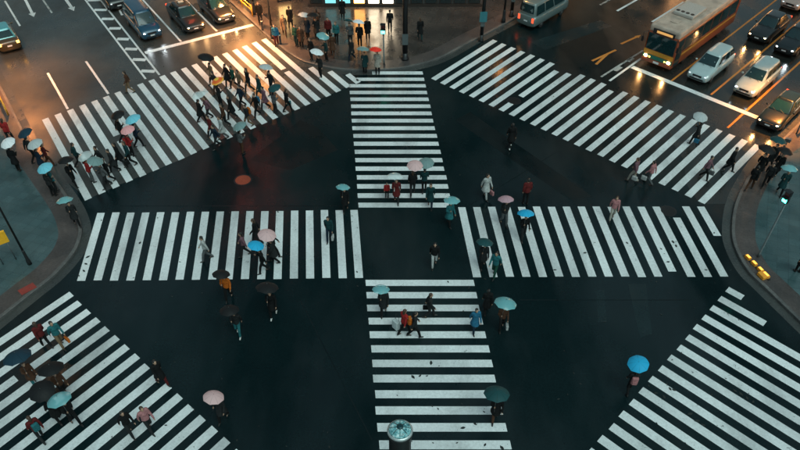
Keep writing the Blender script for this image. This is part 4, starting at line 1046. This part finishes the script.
# lower left crossing
p_(48,347,140,'w','dark red','jacket','black','left of the teal jacket, lower left crossing')
p_(63,346,320,'w','teal','jacket','tan','at the top of the lower left crossing', bag='orange')
p_(31,389,320,'wu','brown','coat','teal','under the big dark blue umbrella in the lower left', umb='dark blue', us=1.3, u=(16,355))
p_(57,398,320,'wu','brown','jacket','black','under the upper black umbrella in the lower left', umb='black', us=1.2, u=(50,367))
p_(47,418,140,'wu','black','coat','black','under the lower black umbrella in the lower left', umb='black', us=1.2, umb_word='lower black', u=(41,390))
p_(70,427,320,'wu','black','jacket','black','under the pale teal umbrella in the lower left', umb='clear teal', us=1.15, u=(58,398))
p_(44,440,140,'w','dark red','jacket','charcoal','with the teal backpack in the lower left corner', pack='teal')
p_(163,384,320,'w','black','coat','dark red','at the right edge of the lower left crossing')
p_(132,434,320,'w','black','jacket','charcoal','left of the pink jacket, lower left crossing', hair='long')
p_(151,430,320,'w','pink','jacket','charcoal','at the bottom of the lower left crossing')
# right side
p_(636,389,85,'wu','charcoal','jacket','black','under the bright blue umbrella on the dark lower right road', umb='bright blue', pack='pink', u=(638.5,363))
p_(632,182,140,'w','mauve','jacket','cream','beside the pink jacket, right street crossing', bag='white')
p_(648,184,140,'w','pink','jacket','grey','beside the mauve jacket, right street crossing', bag='white')
p_(700,140,140,'wu','charcoal','coat','black','beside the right stop line', umb='pale grey', bag='blue', u=(701,116))
p_(703,179,320,'w','mauve','jacket','black','on the last stripes by the right pavement', bag='grey')
p_(727,171,320,'w','black','coat','black','walking last before the right kerb')
p_(611,219,260,'w','pink','jacket','cream','on the right crossing below the two with white bags')
p_(757,178,230,'wu','black','coat','black','under the black umbrella at the right kerb', umb='black', us=1.2, u=(768,148))
p_(770,163,230,'wu','charcoal','coat','black','under the dark teal umbrella by the dark car', umb='dark teal', us=1.1, u=(779,139))
p_(784,187,250,'wu','dark teal','coat','black','under the clear umbrella on the right pavement', umb='clear teal', umb_word='clear', u=(790,167))
p_(797,272,100,'s','black','coat','black','standing dark at the right edge')
# more of the crowd
p_(311,30,260,'su','charcoal','coat','black','second from the left umbrella on the far pavement', umb='black', u=(313,14))
p_(318,30,90,'w','brown','jacket','black','among the umbrellas left of the lit shop')
p_(337,44,250,'s','teal','jacket','black','standing just left of the white umbrella by the shop')
p_(368,40,270,'s','black','coat','black','between the white umbrella and the green signal')
p_(352,60,240,'w','charcoal','coat','dark blue','left of the greenish umbrella at the far kerb')
p_(312,60,230,'s','black','jacket','charcoal','left of the round white umbrella at the far kerb')
p_(285,36,280,'w','tan','coat','brown','in the glow right of the street lamp')
p_(270,86,220,'wu','charcoal','jacket','black','above the dark teal umbrella in the crowd', umb='pale grey', u=(266,66))
p_(243,108,220,'w','dark blue','jacket','black','at the heart of the crowd')
p_(266,109,220,'w','mauve','coat','black','between the blue backpack and the dark teal umbrella')
p_(217,94,220,'w','charcoal','jacket','brown','left of the orange umbrella in the crowd')
p_(199,112,40,'wu','black','coat','black','leading left of the crowd', umb='clear', u=(198,94))
p_(226,127,220,'w','brown','jacket','black','just above the white long coat in the crowd')
p_(104,170,220,'w','charcoal','jacket','black','between the greenish umbrella and the dark pair')
p_(80,166,30,'w','dark teal','jacket','black','left of the clear umbrella on the second stripe')
p_(28,152,60,'wu','charcoal','jacket','black','at the end of the yellow guard rail', umb='dark blue', u=(24,132))
p_(764,186,240,'w','charcoal','jacket','black','behind the black umbrella at the right kerb')
p_(776,176,240,'wu','black','coat','black','behind the bicycle at the right kerb', umb='black', u=(786,150))
p_(748,190,50,'w','black','jacket','brown','stepping onto the right kerb')
# suitcase
c_ = P(396,329); t = empty('suitcase', (c_.x,c_.y,0), R(-50)); tag(t, 'pale hard suitcase rolling on the near crossing behind the red jacket', 'suitcase')
MB().box(-.20,.20,-.12,.12,.06,.62).build('shell', plain('pale_suitcase',(.5,.55,.55),.35), t, bevel=.04)
MB().tube([((-.12,.08,.62),.010),((-.12,.10,.98),.010),((.12,.10,.98),.010),((.12,.08,.62),.010)],6).build('pull_handle', STEEL, t)
for sx in (-.15,.15):
    for sy in (-.08,.08):
        wh = MB().lathe([(.035,-.015),(.035,.015)],10); wh.v = [(sx+q[2],sy+q[0],.035+q[1]) for q in wh.v]; wh.build('wheel', RUBBER, t)
# bicycle lying against the right kerb
def bicycle(label, p, rz):
    t = empty('bicycle', (p.x,p.y,ground_z(p)), rz); tag(t, label, 'bicycle')
    for y in (-.52,.52):
        w = MB(); ring = [(V((0, y+.33*math.cos(a), .34+.33*math.sin(a))), .018) for a in [2*math.pi*k/24 for k in range(25)]]
        w.tube(ring, 6, False); wo = w.build('wheel', RUBBER, t, True)
        s = MB()
        for k in range(10):
            a = 2*math.pi*k/10; s.tube([((0,y,.34),.003),((0,y+.32*math.cos(a),.34+.32*math.sin(a)),.003)],4)
        s.build('spokes', RIM, wo)
    f = MB(); bb=(0,-.08,.30); st=(0,-.22,.78); hd=(0,.36,.80); ra=(0,-.52,.34); fa=(0,.52,.34)
    for a,b in ((bb,st),(st,hd),(bb,(0,.40,.66)),(bb,ra),(st,ra),(hd,fa)): f.tube([(a,.017),(b,.015)],6)
    f.build('frame', STEEL, t); MB().tube([((-.26,.28,1.0),.013),((0,.36,1.02),.013),((.26,.28,1.0),.013)],6).build('handlebar', STEEL, t)
    MB().tube([(hd,.014),((0,.355,1.02),.014)],6).build('stem', STEEL, t); MB().ell((0,-.25,.86),(.08,.14,.04),10,6).build('saddle', BLACK, t, True)
    MB().tube([(st,.013),((0,-.25,.85),.013)],6).build('seat_post', STEEL, t)
    b = MB(); b.box(-.17,.17,.42,.68,.78,.98); b.build('basket', GREYSTEEL, t)
bicycle('dark bicycle parked at the right kerb by the umbrellas', P(779,158), R(-35))
